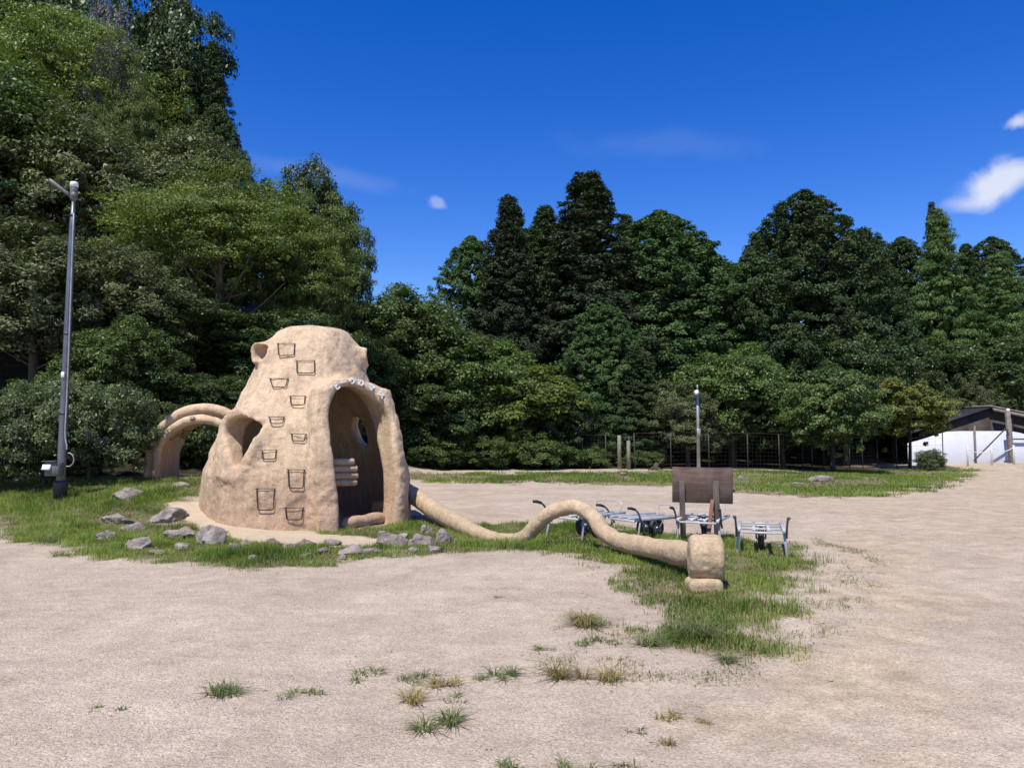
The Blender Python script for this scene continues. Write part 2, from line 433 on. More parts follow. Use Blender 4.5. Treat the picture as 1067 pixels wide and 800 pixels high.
P_LEFT = poly_world([(-60, 553), (0, 556), (45, 566), (90, 582), (150, 588), (230, 592), (300, 594), (350, 592), (390, 583), (440, 580), (480, 577),
                     (530, 574), (575, 577), (620, 588), (648, 604), (665, 622), (690, 655), (715, 682), (760, 690), (805, 676), (838, 645), (848, 606), (858, 588),
                     (845, 572), (812, 563), (770, 561), (700, 558), (640, 550), (580, 545), (520, 545), (470, 549), (438, 540), (428, 545), (330, 552), (200, 540), (222, 500), (150, 497), (60, 500), (-60, 505)])
P_FAR = poly_world([(340, 500), (430, 502), (560, 504), (690, 507), (700, 506), (760, 513), (830, 520), (925, 518), (985, 508), (1012, 496), (1015, 488), (960, 489), (700, 491), (430, 490), (340, 486)])
P_SAND = poly_world([(172, 520), (208, 524), (260, 541), (335, 556), (425, 560), (422, 569), (335, 571), (262, 566), (212, 553), (182, 540)])
P_DRY = poly_world([(560, 690), (600, 650), (660, 640), (740, 664), (830, 650), (870, 620), (878, 590), (850, 560), (915, 575), (905, 640), (850, 668), (760, 715), (660, 715), (580, 705)])
P_TAN = poly_world([(770, 800), (700, 745), (800, 690), (845, 640), (870, 590), (840, 562), (900, 545), (960, 560), (990, 600), (1020, 660), (1000, 740), (990, 800)])

def masks(x, y):
    nz = .30*vnoise(x*1.6, y*1.6+5)+.24*vnoise(x*4.7, y*4.7)+.16*vnoise(x*11, y*11)
    gl = sdist(P_LEFT, x, y)+nz*.9
    gf = sdist(P_FAR, x, y)+nz*2.2
    sand = sstep((sdist(P_SAND, x, y)+nz*.35)/.12)
    dry = sstep((sdist(P_DRY, x, y)+nz)/.5)
    grass = np.maximum(sstep((gl+.12)/.55), sstep(gf/.7))
    # bare patch beside the tube
    c = ghit(505, 578); bare = sstep(1-np.hypot((x-c[0])/1.0, (y-c[1])/.30)+nz)
    grass = grass*(1-.85*bare)
    tan = sstep((sdist(P_TAN, x, y)+nz*1.4+.5)/1.4)
    tan = np.maximum(tan*.95, .45*sstep((x-3.5)/5))
    wood = np.maximum(sstep((y-31.2+nz)/1.0)*(1-sstep((x-15)/3)*(1-sstep((y-39)/2))), sstep(((-x-4.5)*.35+(y-17.6)+nz*1.2)/1.2)*sstep((-x-3.9)/.7))
    wood = np.maximum(wood, sstep((y-41)/2))
    return grass, tan, sand*(1-0), dry, wood

def axis_coords(lo, hi, step, far_lo, far_hi, g=1.22):
    a = list(np.arange(lo, hi+1e-6, step)); s = step
    while a[-1] < far_hi: s *= g; a.append(a[-1]+s)
    s = step; b = []
    c = lo
    while c > far_lo: s *= g; c -= s; b.append(c)
    return np.array(b[::-1]+a)
gx = axis_coords(-13, 15, .085, -600, 600); gy = axis_coords(3.0, 33, .085, -60, 900)
X, Y = np.meshgrid(gx, gy)
g_, t_, s_, d_, w_ = masks(X, Y)
Z = h(X, Y)+.02*g_*vnoise(X*2.5, Y*2.5)*(1-s_)
nx, ny = len(gx), len(gy)
i = np.arange(ny-1)[:, None]*nx; j = np.arange(nx-1)[None, :]
faces = np.stack([i+j, i+j+1, i+j+1+nx, i+j+nx], -1).reshape(-1, 4)
me = mesh_np('ground', np.stack([X, Y, Z], -1).reshape(-1, 3), faces, M['ground'], True,
             {'grass': ('POINT', (g_*.9).ravel()), 'tan': ('POINT', t_.ravel()), 'sand': ('POINT', s_.ravel()), 'wood': ('POINT', w_.ravel())})
tag(link('ground', me), 'pinkish gravel and sandy dirt yard rising to a wooded slope', 'ground', kind='structure')

# ------------------------------------------------------------------ clay hut (sculpted as a distance field)
import openvdb
def smin(a, b, k):
    t = np.clip(.5+.5*(b-a)/k, 0, 1); return b+(a-b)*t-k*t*(1-t)
def smax(a, b, k): return -smin(-a, -b, k)
def sdf_mesh(name, fn, lo, hi, vox, mat):
    lo = np.array(lo); hi = np.array(hi)
    n = np.ceil((hi-lo)/vox).astype(int)+1
    ax = [lo[k]+np.arange(n[k])*vox for k in range(3)]
    d = fn(*np.meshgrid(*ax, indexing='ij')).astype(np.float32)
    d = np.clip(d, -vox*3, vox*3)
    gr = openvdb.FloatGrid(float(vox*3)); gr.copyFromArray(d); gr.gridClass = openvdb.GridClass.LEVEL_SET
    p, t, q = gr.convertToPolygons(0.0, 0.0)
    p = p*vox+lo
    q = np.asarray(q, dtype=np.int64)[:, ::-1]
    fl = [q]
    if len(t): fl.append(np.asarray(t, dtype=np.int64)[:, ::-1])
    return mesh_np(name, p, fl, mat, True)

HC = np.array([-3.82, 14.3, 0.0]); HA = math.atan2(3.82, 14.3)     # hut centre; frame: a = right, b = towards the path in front, z
HR = np.array([math.cos(HA), math.sin(HA), 0]); HFv = np.array([math.sin(HA), -math.cos(HA), 0])
PZ = np.array([-.5, .0, .5, .88, 1.24, 1.77, 2.3, 2.75, 3.06, 3.3, 3.46, 3.54, 3.60])
PR = np.array([1.93, 1.89, 1.86, 1.83, 1.71, 1.47, 1.22, 1.01, .87, .74, .62, .47, 0.0])
PCX = np.array([.06, .06, .06, .06, .07, .09, .08, .07, .06, .09, .10, .10, .10])
def cyl(a, b, z, c, dr, r, l0, l1, rz=None):
    """capped cylinder along horizontal direction angle dr (from b axis towards a), elliptical section"""
    da, db = math.sin(dr), math.cos(dr)
    t = (a-c[0])*da+(b-c[1])*db; s = (a-c[0])*db-(b-c[1])*da; w = z-c[2]
    rz = rz or r
    q = (np.sqrt((s/r)**2+(w/rz)**2)-1)*min(r, rz)
    return np.maximum(q, np.maximum(l0-t, t-l1)), t, s, w
def arch_prism(a, b, z, dr, hw, ztop, l0, l1, z0=-1, taper=0.0):
    da, db = math.sin(dr), math.cos(dr)
    t = a*da+b*db; s = a*db-b*da
    zc = ztop-hw
    wid = hw*(1+taper*np.clip((zc-z), 0, 2))
    side = np.abs(s)-wid
    top = np.sqrt(s*s+(z-zc)**2)-hw
    q = np.where(z > zc, top, side)
    return np.maximum(np.maximum(q, z0-z), np.maximum(l0-t, t-l1))
DOOR = math.radians(31.5)
def hut_sdf(a, b, z):
    cx = np.interp(z, PZ, PCX); R = np.interp(z, PZ, PR)
    wob = .05*vnoise(a*1.1+3, b*1.1, z*1.1)+.022*vnoise(a*3, b*3+7, z*3)
    r = np.hypot(a-cx, b)
    body = (r-R-wob)*.86
    body = smax(body, z-3.57-wob, .06)
    lip = arch_prism(a, b, z, DOOR, .78, 2.50, 0, 1.74-.28*np.maximum(0, z-1.2), -.5, -.0)-.02
    # leaning lip: lower parts reach further out
    outer = smin(body, lip-.02, .15)
    # door post roots
    for s0 in (-.62, .66):
        dd = 1.76-.22*np.maximum(0, z-.9); pa = math.sin(DOOR)*dd+math.cos(DOOR)*s0*.98; pb = math.cos(DOOR)*dd-math.sin(DOOR)*s0*.98
        rr = .15-.05*np.clip(z-1.2, 0, 1)+.18*np.clip(.45-z, 0, 1)+.04*vnoise(z*2, a*0+s0*9)
        post = np.hypot(a-pa, b-pb)-rr
        post = np.maximum(post, z-2.3)
        outer = smin(outer, post, .34)
    # left window snout, upper snouts
    win, t, s, w = cyl(a, b, z, (0, 0, 1.50), math.radians(-42.5), .42, .6, 1.68+.02*(z-1.6), .50)
    outer = smin(outer, win, .36)
    e1, *_ = cyl(a, b, z, (0, 0, 3.03), math.radians(-64), .16, .3, 1.03, .17)
    e2, *_ = cyl(a, b, z, (0, 0, 3.03), math.radians(80), .15, .3, 1.09, .15)
    outer = smin(outer, smin(e1, e2, .1), .22)
    outer = outer-.012*vnoise(a*7, b*7, z*7)-.010*vnoise(a*15, b*15+3, z*15)
    # inside
    Ri = R-.26
    inner = (r-Ri)*.86
    inner = np.maximum(inner, z-3.25); inner = np.maximum(inner, .02-z)
    d = smax(outer, -inner, .06)
    door = arch_prism(a, b, z, DOOR, .60, 2.37, .2, 3.0, .02, -.085)-.03-.03*vnoise(z*2.2, a*2, b*2)
    d = smax(d, -door, .10)
    # teardrop window: narrow towards the bottom
    _, t, s, w = cyl(a, b, z, (0, 0, 1.58), math.radians(-39.5), .3, 0, 1)
    wn = np.where(w > 0, .34, .34*np.clip(1+w/.62, .05, 1)); hn = np.where(w > 0, .27, .52)
    tear = np.maximum(np.abs(s)-wn, np.sqrt((s/.37)**2+(w/hn)**2)*.3-.3)
    d = smax(d, -np.maximum(tear, .5-t), .09)
    q, t, s, w = cyl(a, b, z, (0, 0, 3.02), math.radians(-60), .125, .4, 2, .14); d = smax(d, -q, .04)
    q, t, s, w = cyl(a, b, z, (0, 0, 3.02), math.radians(84), .11, .4, 2, .12); d = smax(d, -q, .04)
    q, t, s, w = cyl(a, b, z, (0, 0, 1.62), math.radians(131), .17, .6, 3, .30); d = smax(d, -q, .06)
    return d
HM = Matrix(((HR[0], HFv[0], 0, HC[0]), (HR[1], HFv[1], 0, HC[1]), (0, 0, 1, 0), (0, 0, 0, 1)))
hut = thing('clay_hut', 'domed tan clay hut with arched doorway and iron footholds up its front', 'play house', tuple(HC))
def to_hut(p):
    q = np.asarray(p)-HC; return np.array([q@HR, q@HFv, q[2]])
def from_hut(q): return HC+HR*q[0]+HFv*q[1]+np.array([0, 0, q[2]])
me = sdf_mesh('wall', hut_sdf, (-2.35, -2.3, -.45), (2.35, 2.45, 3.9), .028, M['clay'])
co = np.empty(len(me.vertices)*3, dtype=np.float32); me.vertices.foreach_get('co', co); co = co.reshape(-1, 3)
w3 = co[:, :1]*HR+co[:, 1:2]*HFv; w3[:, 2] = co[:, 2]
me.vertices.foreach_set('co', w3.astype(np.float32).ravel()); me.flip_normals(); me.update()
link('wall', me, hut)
def on_hut(px, py):
    d = ray(px, py); p = np.array([0, 0, CAMH])+d*9.0
    for _ in range(200):
        q = to_hut(p); v = float(hut_sdf(np.array([q[0]]), np.array([q[1]]), np.array([q[2]]))[0])
        if v < .004: break
        p = p+d*max(v*.6, .003)/np.linalg.norm(d)
    q = to_hut(p); e = .05
    def S(q): return float(hut_sdf(np.array([q[0]]), np.array([q[1]]), np.array([q[2]]))[0])
    g = np.array([S(q+np.eye(3)[k]*e)-S(q-np.eye(3)[k]*e) for k in range(3)]); g /= np.linalg.norm(g)
    return p, HR*g[0]+HFv*g[1]+np.array([0, 0, g[2]])
# iron footholds: bent rods whose ends are set in the clay
FH = [(299, 365, 17, 12, .1), (318.5, 383, 18, 13, .0), (291.5, 399.5, 18, 9, .25), (311, 418, 16, 9, .05), (288.5, 438.5, 15, 7, .05), (312, 456, 15, 7, .05),
      (280.7, 474, 15, 9, .05), (309, 499, 17, 19, .12), (277.5, 520, 18, 22, .08), (307, 535, 18, 12, .10)]
for k, (px, py, w_px, h_px, tp) in enumerate(FH):
    mb = MB()
    cs = []
    for sx, sy in ((-1, -1), (-1+tp*1.2, 1), (1-tp*1.2, 1), (1, -1)):
        p, n_ = on_hut(px+sx*w_px/2, py+sy*h_px/2)
        if n_[2] < 0: n_[2] = 0
        cs.append((p, n_/np.linalg.norm(n_)))
    o1 = .032; o2 = .030
    P = [cs[0][0]-cs[0][1]*.05, cs[0][0]+cs[0][1]*o1, cs[1][0]+cs[1][1]*o2, cs[2][0]+cs[2][1]*o2, cs[3][0]+cs[3][1]*o1, cs[3][0]-cs[3][1]*.05]
    # round the bends
    out = [P[0]]
    for q in range(1, 5):
        a_, b_, c_ = P[q-1], P[q], P[q+1]
        r1 = min(.035, np.linalg.norm(a_-b_)*.4, np.linalg.norm(c_-b_)*.4)
        s1 = b_+(a_-b_)/np.linalg.norm(a_-b_)*r1; s2 = b_+(c_-b_)/np.linalg.norm(c_-b_)*r1
        out += [s1, .25*s1+.5*b_+.25*s2, s2]
    out.append(P[5])
    mb.tube(np.array(out)-HC, .0085, 6)
    a_ = cs[0][0]+cs[0][1]*(o1-.005); b_ = cs[3][0]+cs[3][1]*(o1-.005); ext = (a_-b_)/np.linalg.norm(a_-b_)*.03
    mb.tube(np.array([a_+ext, b_-ext*.6])-HC, .0055, 6)
    mb.build('foothold', M['iron'], hut, True)
# letters over the doorway
from_txt = 'ビーウひマス'
lp = [(359.9, 405.2), (366, 402), (375.2, 399.4), (385, 401.5), (391.8, 405), (398.3, 411.5)]
dpg = None
for k, (ch, (px, py)) in enumerate(zip(from_txt, lp)):
    cu = bpy.data.curves.new('letter', 'FONT'); cu.body = ch; cu.size = .125; cu.extrude = .016; cu.offset = .0075; cu.align_x = 'CENTER'; cu.align_y = 'CENTER'
    cu.resolution_u = 3
    to = bpy.data.objects.new('tmp', cu); COL.objects.link(to)
    bpy.context.view_layer.update()
    dg = bpy.context.evaluated_depsgraph_get()
    lm = bpy.data.meshes.new_from_object(to.evaluated_get(dg)); bpy.data.objects.remove(to); bpy.data.curves.remove(cu)
    lm.name = 'letter'; lm.materials.clear(); lm.materials.append(M['white'])
    th = math.radians([-34, -18, 0, 16, 32, 49][k]); ro = .665; zc_ = 1.81
    s_ = ro*math.sin(th); z_ = zc_+ro*math.cos(th); t_ = 2.5
    for _ in range(300):
        q = np.array([math.sin(DOOR)*t_+math.cos(DOOR)*s_, math.cos(DOOR)*t_-math.sin(DOOR)*s_, z_])
        if float(hut_sdf(q[:1], q[1:2], q[2:])[0]) < .004 or t_ < 1.0: break
        t_ -= .006
    p = from_hut(q); fwd = HR*math.sin(DOOR)+HFv*math.cos(DOOR); rgt = HR*math.cos(DOOR)-HFv*math.sin(DOOR)
    nn = Vector(fwd+np.array([0, 0, .30])).normalized()
    yu = Vector(rgt*math.sin(th)+np.array([0, 0, math.cos(th)])); yu = (yu-nn*yu.dot(nn)).normalized(); xr = yu.cross(nn)
    mt = Matrix((xr, yu, nn)).transposed().to_4x4()
    lm.transform(mt)
    link('letter', lm, hut, tuple(np.asarray(p)+np.asarray(nn)*.022-HC))
# steps of clay just inside the doorway, floor sill log and a short block
def blob_log(a, b, r0, r1, seg=14, n=12, seed=1, nz=.02):
    a = np.asarray(a, float); b = np.asarray(b, float); t = np.linspace(0, 1, n)
    e = np.minimum(t, 1-t)*n/2.2
    rr = (r0+(r1-r0)*t)*np.sqrt(np.clip(1-(1-np.clip(e, 0, 1))**2, .02, 1))
    pts = a+(b-a)*t[:, None]; pts += nz*RS(seed).randn(n, 3)*.35
    mb = MB(); mb.tube(pts, rr, seg)
    return mb
def hut_pt(px, Yd, z=None, py=None):
    x = (px-533.5)/F*Yd
    if z is None: z = zat(py, Yd)
    return np.array([x, Yd, z])
for k in range(4):
    zt = zat(481+k*7.3, 13.25); wd = [.30, .40, .42, .38][k]
    mb = MB(); c = np.array([(361-533.5)/F*13.25+.0, 13.25+.02*k, zt])
    ax = np.array([math.cos(.45), math.sin(.45), 0])
    pts = [c-ax*(wd/2+.14), c-ax*wd/2*.9, c, c+ax*wd/2*.9, c+ax*wd/2]
    mb.tube(np.array(pts)-HC, [.05, .056, .06, .056, .035], 12)
    mb.build('step', M['clay'], hut, True)
a_ = ghit(357, 551); b_ = ghit(409, 541)
blob_log(np.array([a_[0], a_[1]-.12, .09])-HC, np.array([b_[0]-.02, b_[1]-.62, .11])-HC, .10, .11, seed=3).build('sill', M['clay'], hut, True)
c = ghit(388, 541); blob_log(np.array([c[0]-.12, c[1]+.45, .16])-HC, np.array([c[0]+.3, c[1]+.5, .17])-HC, .15, .14, seed=5).build('bench', M['clay'], hut, True)

# ------------------------------------------------------------------ clay tunnel left of the hut
TB = np.array([-6.40, 15.85, .50])
def tun_sdf(x, y, z):
    """x across, y depth, z up from the ground"""
    zc = .50
    rr = np.where(z > zc, np.hypot(x, (z-zc)*1.0), np.abs(x))
    wob = .03*vnoise(x*1.5, y*1.5, z*1.5)+.01*vnoise(x*9, y*9, z*9)
    shell = np.abs(rr-.93-.03)-.085
    shell = np.maximum(shell, np.abs(y-.62)-.44)-.02
    r1 = np.hypot(rr-.87, (y+.04))-.095
    r2 = np.hypot(rr-1.10, (y-.16))-.11
    d = smin(shell, smin(r1, r2, .012), .04)+wob
    foot = np.maximum(.0, .3-z)*.12
    return np.maximum(d-foot, z-3)
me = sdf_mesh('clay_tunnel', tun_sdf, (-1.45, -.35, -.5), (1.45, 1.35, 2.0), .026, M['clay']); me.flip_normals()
tn = link('clay_tunnel', me, None, tuple(TB), (0, 0, math.radians(2)))
tag(tn, 'low tan clay tunnel arch with two ridges, behind the left of the hut', 'tunnel')
p = ray(191, 433); 
mb = MB(); an = np.linspace(0, 2*math.pi, 13)
mb.tube(np.stack([.055*np.cos(an), 0*an, .045*np.sin(an)], -1), .006, 5, cap=False)
for s_ in (-1, 1): mb.tube(np.array([[s_*.02-.008, 0, .018], [s_*.02+.008, 0, .018]]), .007, 5)
mb.tube(np.stack([.028*np.cos(an[6:]), 0*an[6:], .028*np.sin(an[6:])], -1), .006, 5)
mk = mb.build('round_mark', M['iron'], tn, True); mk.location = (-.13, -.155, 1.38)

# ------------------------------------------------------------------ winding clay tube and its drum head
def smooth_path(P, R, n):
    P = np.asarray(P, float); R = np.asarray(R, float); out = []; ro = []
    m = len(P)
    for i_ in range(m-1):
        p0 = P[max(i_-1, 0)]; p1 = P[i_]; p2 = P[i_+1]; p3 = P[min(i_+2, m-1)]
        for t in np.linspace(0, 1, n, endpoint=False):
            out.append(.5*((2*p1)+(-p0+p2)*t+(2*p0-5*p1+4*p2-p3)*t*t+(-p0+3*p1-3*p2+p3)*t**3)); ro.append(R[i_]+(R[i_+1]-R[i_])*t)
    out.append(P[-1]); ro.append(R[-1]); return np.array(out), np.array(ro)
TP = [(420, 508, 14.6), (440, 522, 14.1), (462, 536.5, 13.2), (487, 550, 12.2), (512, 561, 11.3), (535, 563, 10.9), (549, 558, 10.75), (559, 547, 10.65), (574, 534, 10.5),
      (597, 528, 10.35), (616, 537.5, 10.1), (628, 554, 9.9), (645, 564, 9.6), (680, 571, 8.95), (712, 577, 8.35), (735, 580, 8.0)]
TR = [.16, .155, .15, .135, .115, .105, .10, .10, .095, .092, .098, .105, .112, .118, .135, .15]
pts, rr = smooth_path([[(a-533.5)/F*c_, c_, zat(b, c_)] for a, b, c_ in TP], TR, 9)
base = np.array([pts[60][0], pts[60][1], 0.0])
tube = thing('clay_tube', 'long tan clay tube arching over the grass to a fat drum end', 'sculpture', tuple(base))
mb = MB(); mb.tube(pts-base, rr, 28)
vv = np.concatenate(mb.v); wv = vv+base
cen = np.repeat(pts-base, 28, 0)
nn = vv[:len(cen)]-cen; nn /= np.linalg.norm(nn, axis=1)[:, None]
wv = wv[:len(cen)]
disp = .014*vnoise(wv[:, 0]*6, wv[:, 1]*6, wv[:, 2]*6)+.006*vnoise(wv[:, 0]*20, wv[:, 1]*20, wv[:, 2]*20)
vv[:len(cen)] += nn*disp[:, None]; mb.v = [vv]
mb.build('tube', M['clay2'], tube, True)
def drum(x, y, z):
    r = np.hypot(y, z); R = .232+.012*np.cos(x*7)
    q = np.stack([np.maximum(np.abs(x)-.172+.07, 0), np.maximum(r-R+.07, 0)]); d = np.hypot(q[0], q[1])-.07
    d = smax(d, (np.abs(z+y*.0)-.235), .03)
    return d+.010*vnoise(x*4, y*4, z*4)+.005*vnoise(x*22, y*22, z*22)
me = sdf_mesh('drum', drum, (-.32, -.36, -.36), (.32, .36, .36), .011, M['clay2']); me.flip_normals()
dx = (737-533.5)/F*7.9-.04
o = link('drum', me, tube, (dx-base[0], 7.9-base[1], zat(580.5, 7.9)), (0, 0, math.radians(-8)))

# ------------------------------------------------------------------ rocks
def rock_mesh(seed, sx, sy, sz, sub=3, rough=.22, facet=.5):
    import bmesh
    bm = bmesh.new(); bmesh.ops.create_icosphere(bm, subdivisions=sub+1, radius=1)
    v = np.array([x.co[:] for x in bm.verts]); f = np.array([[x.index for x in fc.verts] for fc in bm.faces]); bm.free()
    rs = RS(seed); o_ = rs.rand(3)*40
    # cut with random planes for a broken look
    for _ in range(16):
        n_ = rs.randn(3); n_ /= np.linalg.norm(n_); d_ = rs.uniform(.48, .8)
        t = v@n_-d_; v = v-np.outer(np.maximum(t, 0)*.95, n_)
    nv = vnoise(v[:, 0]*1.5+o_[0], v[:, 1]*1.5+o_[1], v[:, 2]*1.5+o_[2])*rough+vnoise(v[:, 0]*4+o_[0], v[:, 1]*4, v[:, 2]*4)*rough*.45+vnoise(v[:, 0]*10+o_[0], v[:, 1]*10, v[:, 2]*10)*rough*.22
    v = v*(1+nv)[:, None]*np.array([sx, sy, sz])
    return mesh_np('rock', v, f, M['rock'], False)
def place_rock(px, py, w, hh, seed, label, group='rocks edging the grass mound', name='rock', flat=1.0, depth=.8, sub=2):
    g0 = ghit(px, py); Yd = g0[1]; m_ = Yd/F
    sx = w*m_/2*1.18; sz = hh*m_*.66*flat; sy = sx*depth
    me_ = rock_mesh(seed, sx, sy, sz, sub)
    o = link(name, me_, None, (g0[0], g0[1]+sy*.6, g0[2]+sz*.22), (0, 0, RS(seed).uniform(-.4, .4)))
    return tag(o, label, 'rock', group)
ROCKS = [
 (126, 522, 40, 14, 'flat grey rock highest on the grass left of the hut, behind the others'),
 (118, 548, 34, 15, 'grey rock with a flat top, second row on the grass beside the lamp pole'),
 (105, 566, 28, 14, 'rounded grey rock leftmost of the lowest row on the grass'),
 (141, 573, 33, 16, 'pinkish grey pointed rock at the gravel edge, second from the left'),
 (134, 556, 22, 12, 'small low grey rock tucked behind the pinkish pointed one'),
 (167, 546, 42, 16, 'broad cracked brown-grey rock where the sandy path starts'),
 (183, 564, 30, 17, 'squarish dark grey rock between the cracked rock and the slanted slab'),
 (215, 569, 40, 22, 'pale slanted slab with a lit left face below the sandy path'),
 (186, 574, 20, 9, 'tiny buried stone in the grass under the squarish rock'),
 (242, 573, 20, 12, 'small pale round stone just right of the slanted slab'),
 (255, 568, 15, 8, 'smallest pale stone behind the round stone on the mound edge'),
 (270, 579, 18, 12, 'pale brownish stone in the grass below the lowest foothold'),
 (300, 574, 19, 11, 'flat whitish stone standing straight in front of the footholds'),
 (316, 569, 22, 10, 'low sandy stone partly buried behind the flat whitish stone'),
 (334, 577, 17, 9, 'small rounded stone between the whitish stone and the doorway'),
 (346, 568, 18, 8, 'thin pale stone at the left foot of the doorway'),
 (371, 579, 30, 11, 'long low pale stone on the gravel edge below the doorway'),
 (404, 570, 35, 20, 'big boxy grey-pink rock in front of the doorway'),
 (436, 569, 32, 20, 'grey rock against the right foot of the doorway'),
 (444, 556, 15, 12, 'small grey rock on top beside the tube start'),
 (462, 568, 22, 18, 'pale tilted rock under the start of the clay tube'),
 (430, 576, 13, 8, 'small tan stone rolled out on the gravel edge by the tube'),
]
ROCKS += [(228, 580, 16, 8, 'small grey stone at the gravel edge below the slanted slab'), (284, 567, 14, 8, 'little pale stone on the sandy apron under the rounded footholds'),
 (286, 583, 15, 7, 'low stone on the gravel edge, left of the flat whitish stone'), (318, 583, 16, 8, 'sandy coloured stone on the gravel edge right of the flat whitish stone'),
 (356, 583, 14, 7, 'small stone touching the left end of the long low stone'), (388, 577, 18, 9, 'grey-brown stone between the long low stone and the boxy rock'),
 (418, 562, 16, 10, 'small dark stone wedged behind the boxy rock at the doorway'), (452, 576, 16, 9, 'pale stone in the grass just left of the tilted rock by the tube'),
 (262, 585, 13, 6, 'tiny brown stone sunk in the lawn edge below the sandy path'), (160, 580, 15, 7, 'small stone right of the pinkish pointed rock at the gravel edge')]
for k, (px, py, w, hh, lab) in enumerate(ROCKS): place_rock(px, py, w, hh*1.1, 40+k, lab, sub=4)
place_rock(185, 507, 24, 8, 91, 'low stone put in for the dark spot at the foot of the clay tunnel', 'rocks by the tunnel')  # added stone, stands in for the dark spot at the arch foot
for k, (px, py, w, hh, lab) in enumerate([(600, 493, 6, 5, 'tiny white stone on the far grass left of the two pale posts'), (625.5, 495, 8, 7, 'round whitish boulder on the far grass below the leafy trees'),
        (773, 500, 9, 7, 'round pale boulder on the far grass just right of the sign board'), (835, 505, 12, 4, 'flat pale rock on the far grass below the fence'),
        (857, 502, 26, 8, 'low grey rock heap at the trunk of the small maple'), (650, 495, 9, 4, 'low pale stone between the boulder and the tree stump'), (672, 494, 12, 6, 'pair of grey stones at the foot of the stump')]):
    place_rock(px, py, w, hh, 120+k, lab, 'stones on the far grass', sub=2)
# the block under the drum
g0 = ghit(737, 617)
def stone(x, y, z):
    q = np.stack([np.maximum(np.abs(x)-.18+.07, 0), np.maximum(np.abs(y)-.15+.07, 0), np.maximum(np.abs(z)-.075+.06, 0)])
    return np.sqrt((q**2).sum(0))-.07+.015*vnoise(x*6, y*6, z*6)+.005*vnoise(x*20, y*20, z*20)
me = sdf_mesh('support_stone', stone, (-.26, -.24, -.16), (.26, .24, .16), .011, M['clay2']); me.flip_normals()
o = link('support_stone', me, None, (dx-.05, 7.80, float(h(dx, 7.80))+.03)); tag(o, 'flat pale tan block under the drum end of the clay tube', 'rock')

# ------------------------------------------------------------------ wooden sign seen from behind
sx, sy = (729.5-533.5)/F*11.2, 11.2; gz = float(h(sx, sy))
sg = thing('wooden_sign', 'dark brown wooden notice board seen from behind on two posts', 'sign', (sx, sy, gz), math.radians(-6))
mb = MB()
mb.box((0, 0, 1.09-gz-.255), (.86, .022, .512), None, .003)
mb.build('board', M['board'], sg)
bo = sg.children[0]; bo.rotation_euler = (0, math.radians(1.2), 0)
MB().bar((-.27, -.05, -.1), (-.285, -.05, .91-gz), .075, .055).build('post', M['signpost'], sg)
MB().bar((.215, -.05, -.1), (.195, -.05, .91-gz), .085, .055).build('post', M['signpost'], sg)
br = MB().bar((.0, -.45, -.05), (.14, -.10, .62), .05, .04).build('brace', M['redwood'], sg)
MB().bar((.43, .02, .70), (.50, .22, .74), .02, .02).build('bracket', M['iron'], sg)

# ------------------------------------------------------------------ aluminium hand carts
def make_cart(label, wheels=1, hoop=True, grip='blackplastic'):
    t = thing('hand_cart', label, 'hand cart', group='aluminium hand carts parked on the grass')
    Wd = .27; Lg = 1.05; zf = .33; zr = .31
    mb = MB()
    for s in (-1, 1): mb.bar((s*Wd, 0, zf), (s*Wd*1.0, Lg, zr), .038, .045)
    mb.build('side_rail', M['alu'], t)
    for s in (-.33, .33): MB().bar((s*Wd, .045, zf), (s*Wd, Lg-.01, zr), .045, .03).build('slat', M['alu'], t)
    for y_ in (.02, .40, .78, Lg): MB().bar((-Wd+.02, y_, zf-.028), (Wd-.02, y_, zf-.028), .04, .024).build('crossbar', M['alu'], t)
    for s in (-1, 1):
        g_m = M[grip]
        hd = MB().tube(smooth_path([[s*(Wd+.035), .16, zf-.10], [s*(Wd+.035), .08, zf+.0], [s*(Wd+.04), .03, zf+.09], [s*(Wd+.045), -.04, zf+.15], [s*(Wd+.05), -.12, zf+.175]], [.014]*5, 5)[0], .014, 8)
        hd = hd.build('handle', M['greybox'], t, True)
        MB().tube([[s*(Wd+.046), -.05, zf+.155], [s*(Wd+.05), -.13, zf+.178], [s*(Wd+.052), -.20, zf+.185]], [.019, .021, .020], 8).build('grip', g_m, hd, True)
        MB().bar((s*(Wd+.0), .10, zf), (s*(Wd+.03), .02, .0), .032, .018).build('leg', M['galvlight'], t)
    if hoop:
        MB().tube(smooth_path([[-Wd*.7, Lg, zr], [-Wd*.7, Lg+.02, zr+.14], [Wd*.7, Lg+.02, zr+.14], [Wd*.7, Lg, zr]], [.007]*4, 4)[0], .007, 6).build('hoop', M['alu'], t, True)
    ws = [0] if wheels == 1 else [-.12, .12]
    for wx in ws:
        wt = .045; R_ = .155; cy_ = .62
        wl = link('wheel', None, t)
        ti = MB(); a2 = np.linspace(0, 2*math.pi, 25)
        ti.tube(np.stack([wx+0*a2, cy_+(R_-.04)*np.cos(a2), R_+(R_-.04)*np.sin(a2)], -1), .042, 10, cap=False); ti.build('tyre', M['rubber'], wl, True)
        rm = MB(); rm.tube([[wx-.02, cy_, R_], [wx+.02, cy_, R_]], [.082, .082], 20); rm.tube([[wx-.05, cy_, R_], [wx+.05, cy_, R_]], .022, 10)
        rm.build('rim', M['galvlight'], wl)
    fk = MB()
    for s in ((-1, 1)):
        x_ = (ws[0]-.06) if s < 0 else (ws[-1]+.06)
        fk.bar((x_, .62, .155), (x_, .50, zf-.02), .02, .012); fk.bar((x_, .62, .155), (x_, .74, zf-.02), .02, .012)
    fk.tube([[ws[0]-.065, .62, .155], [ws[-1]+.065, .62, .155]], .01, 8)
    fk.build('fork', M['greybox'], t)
    return t
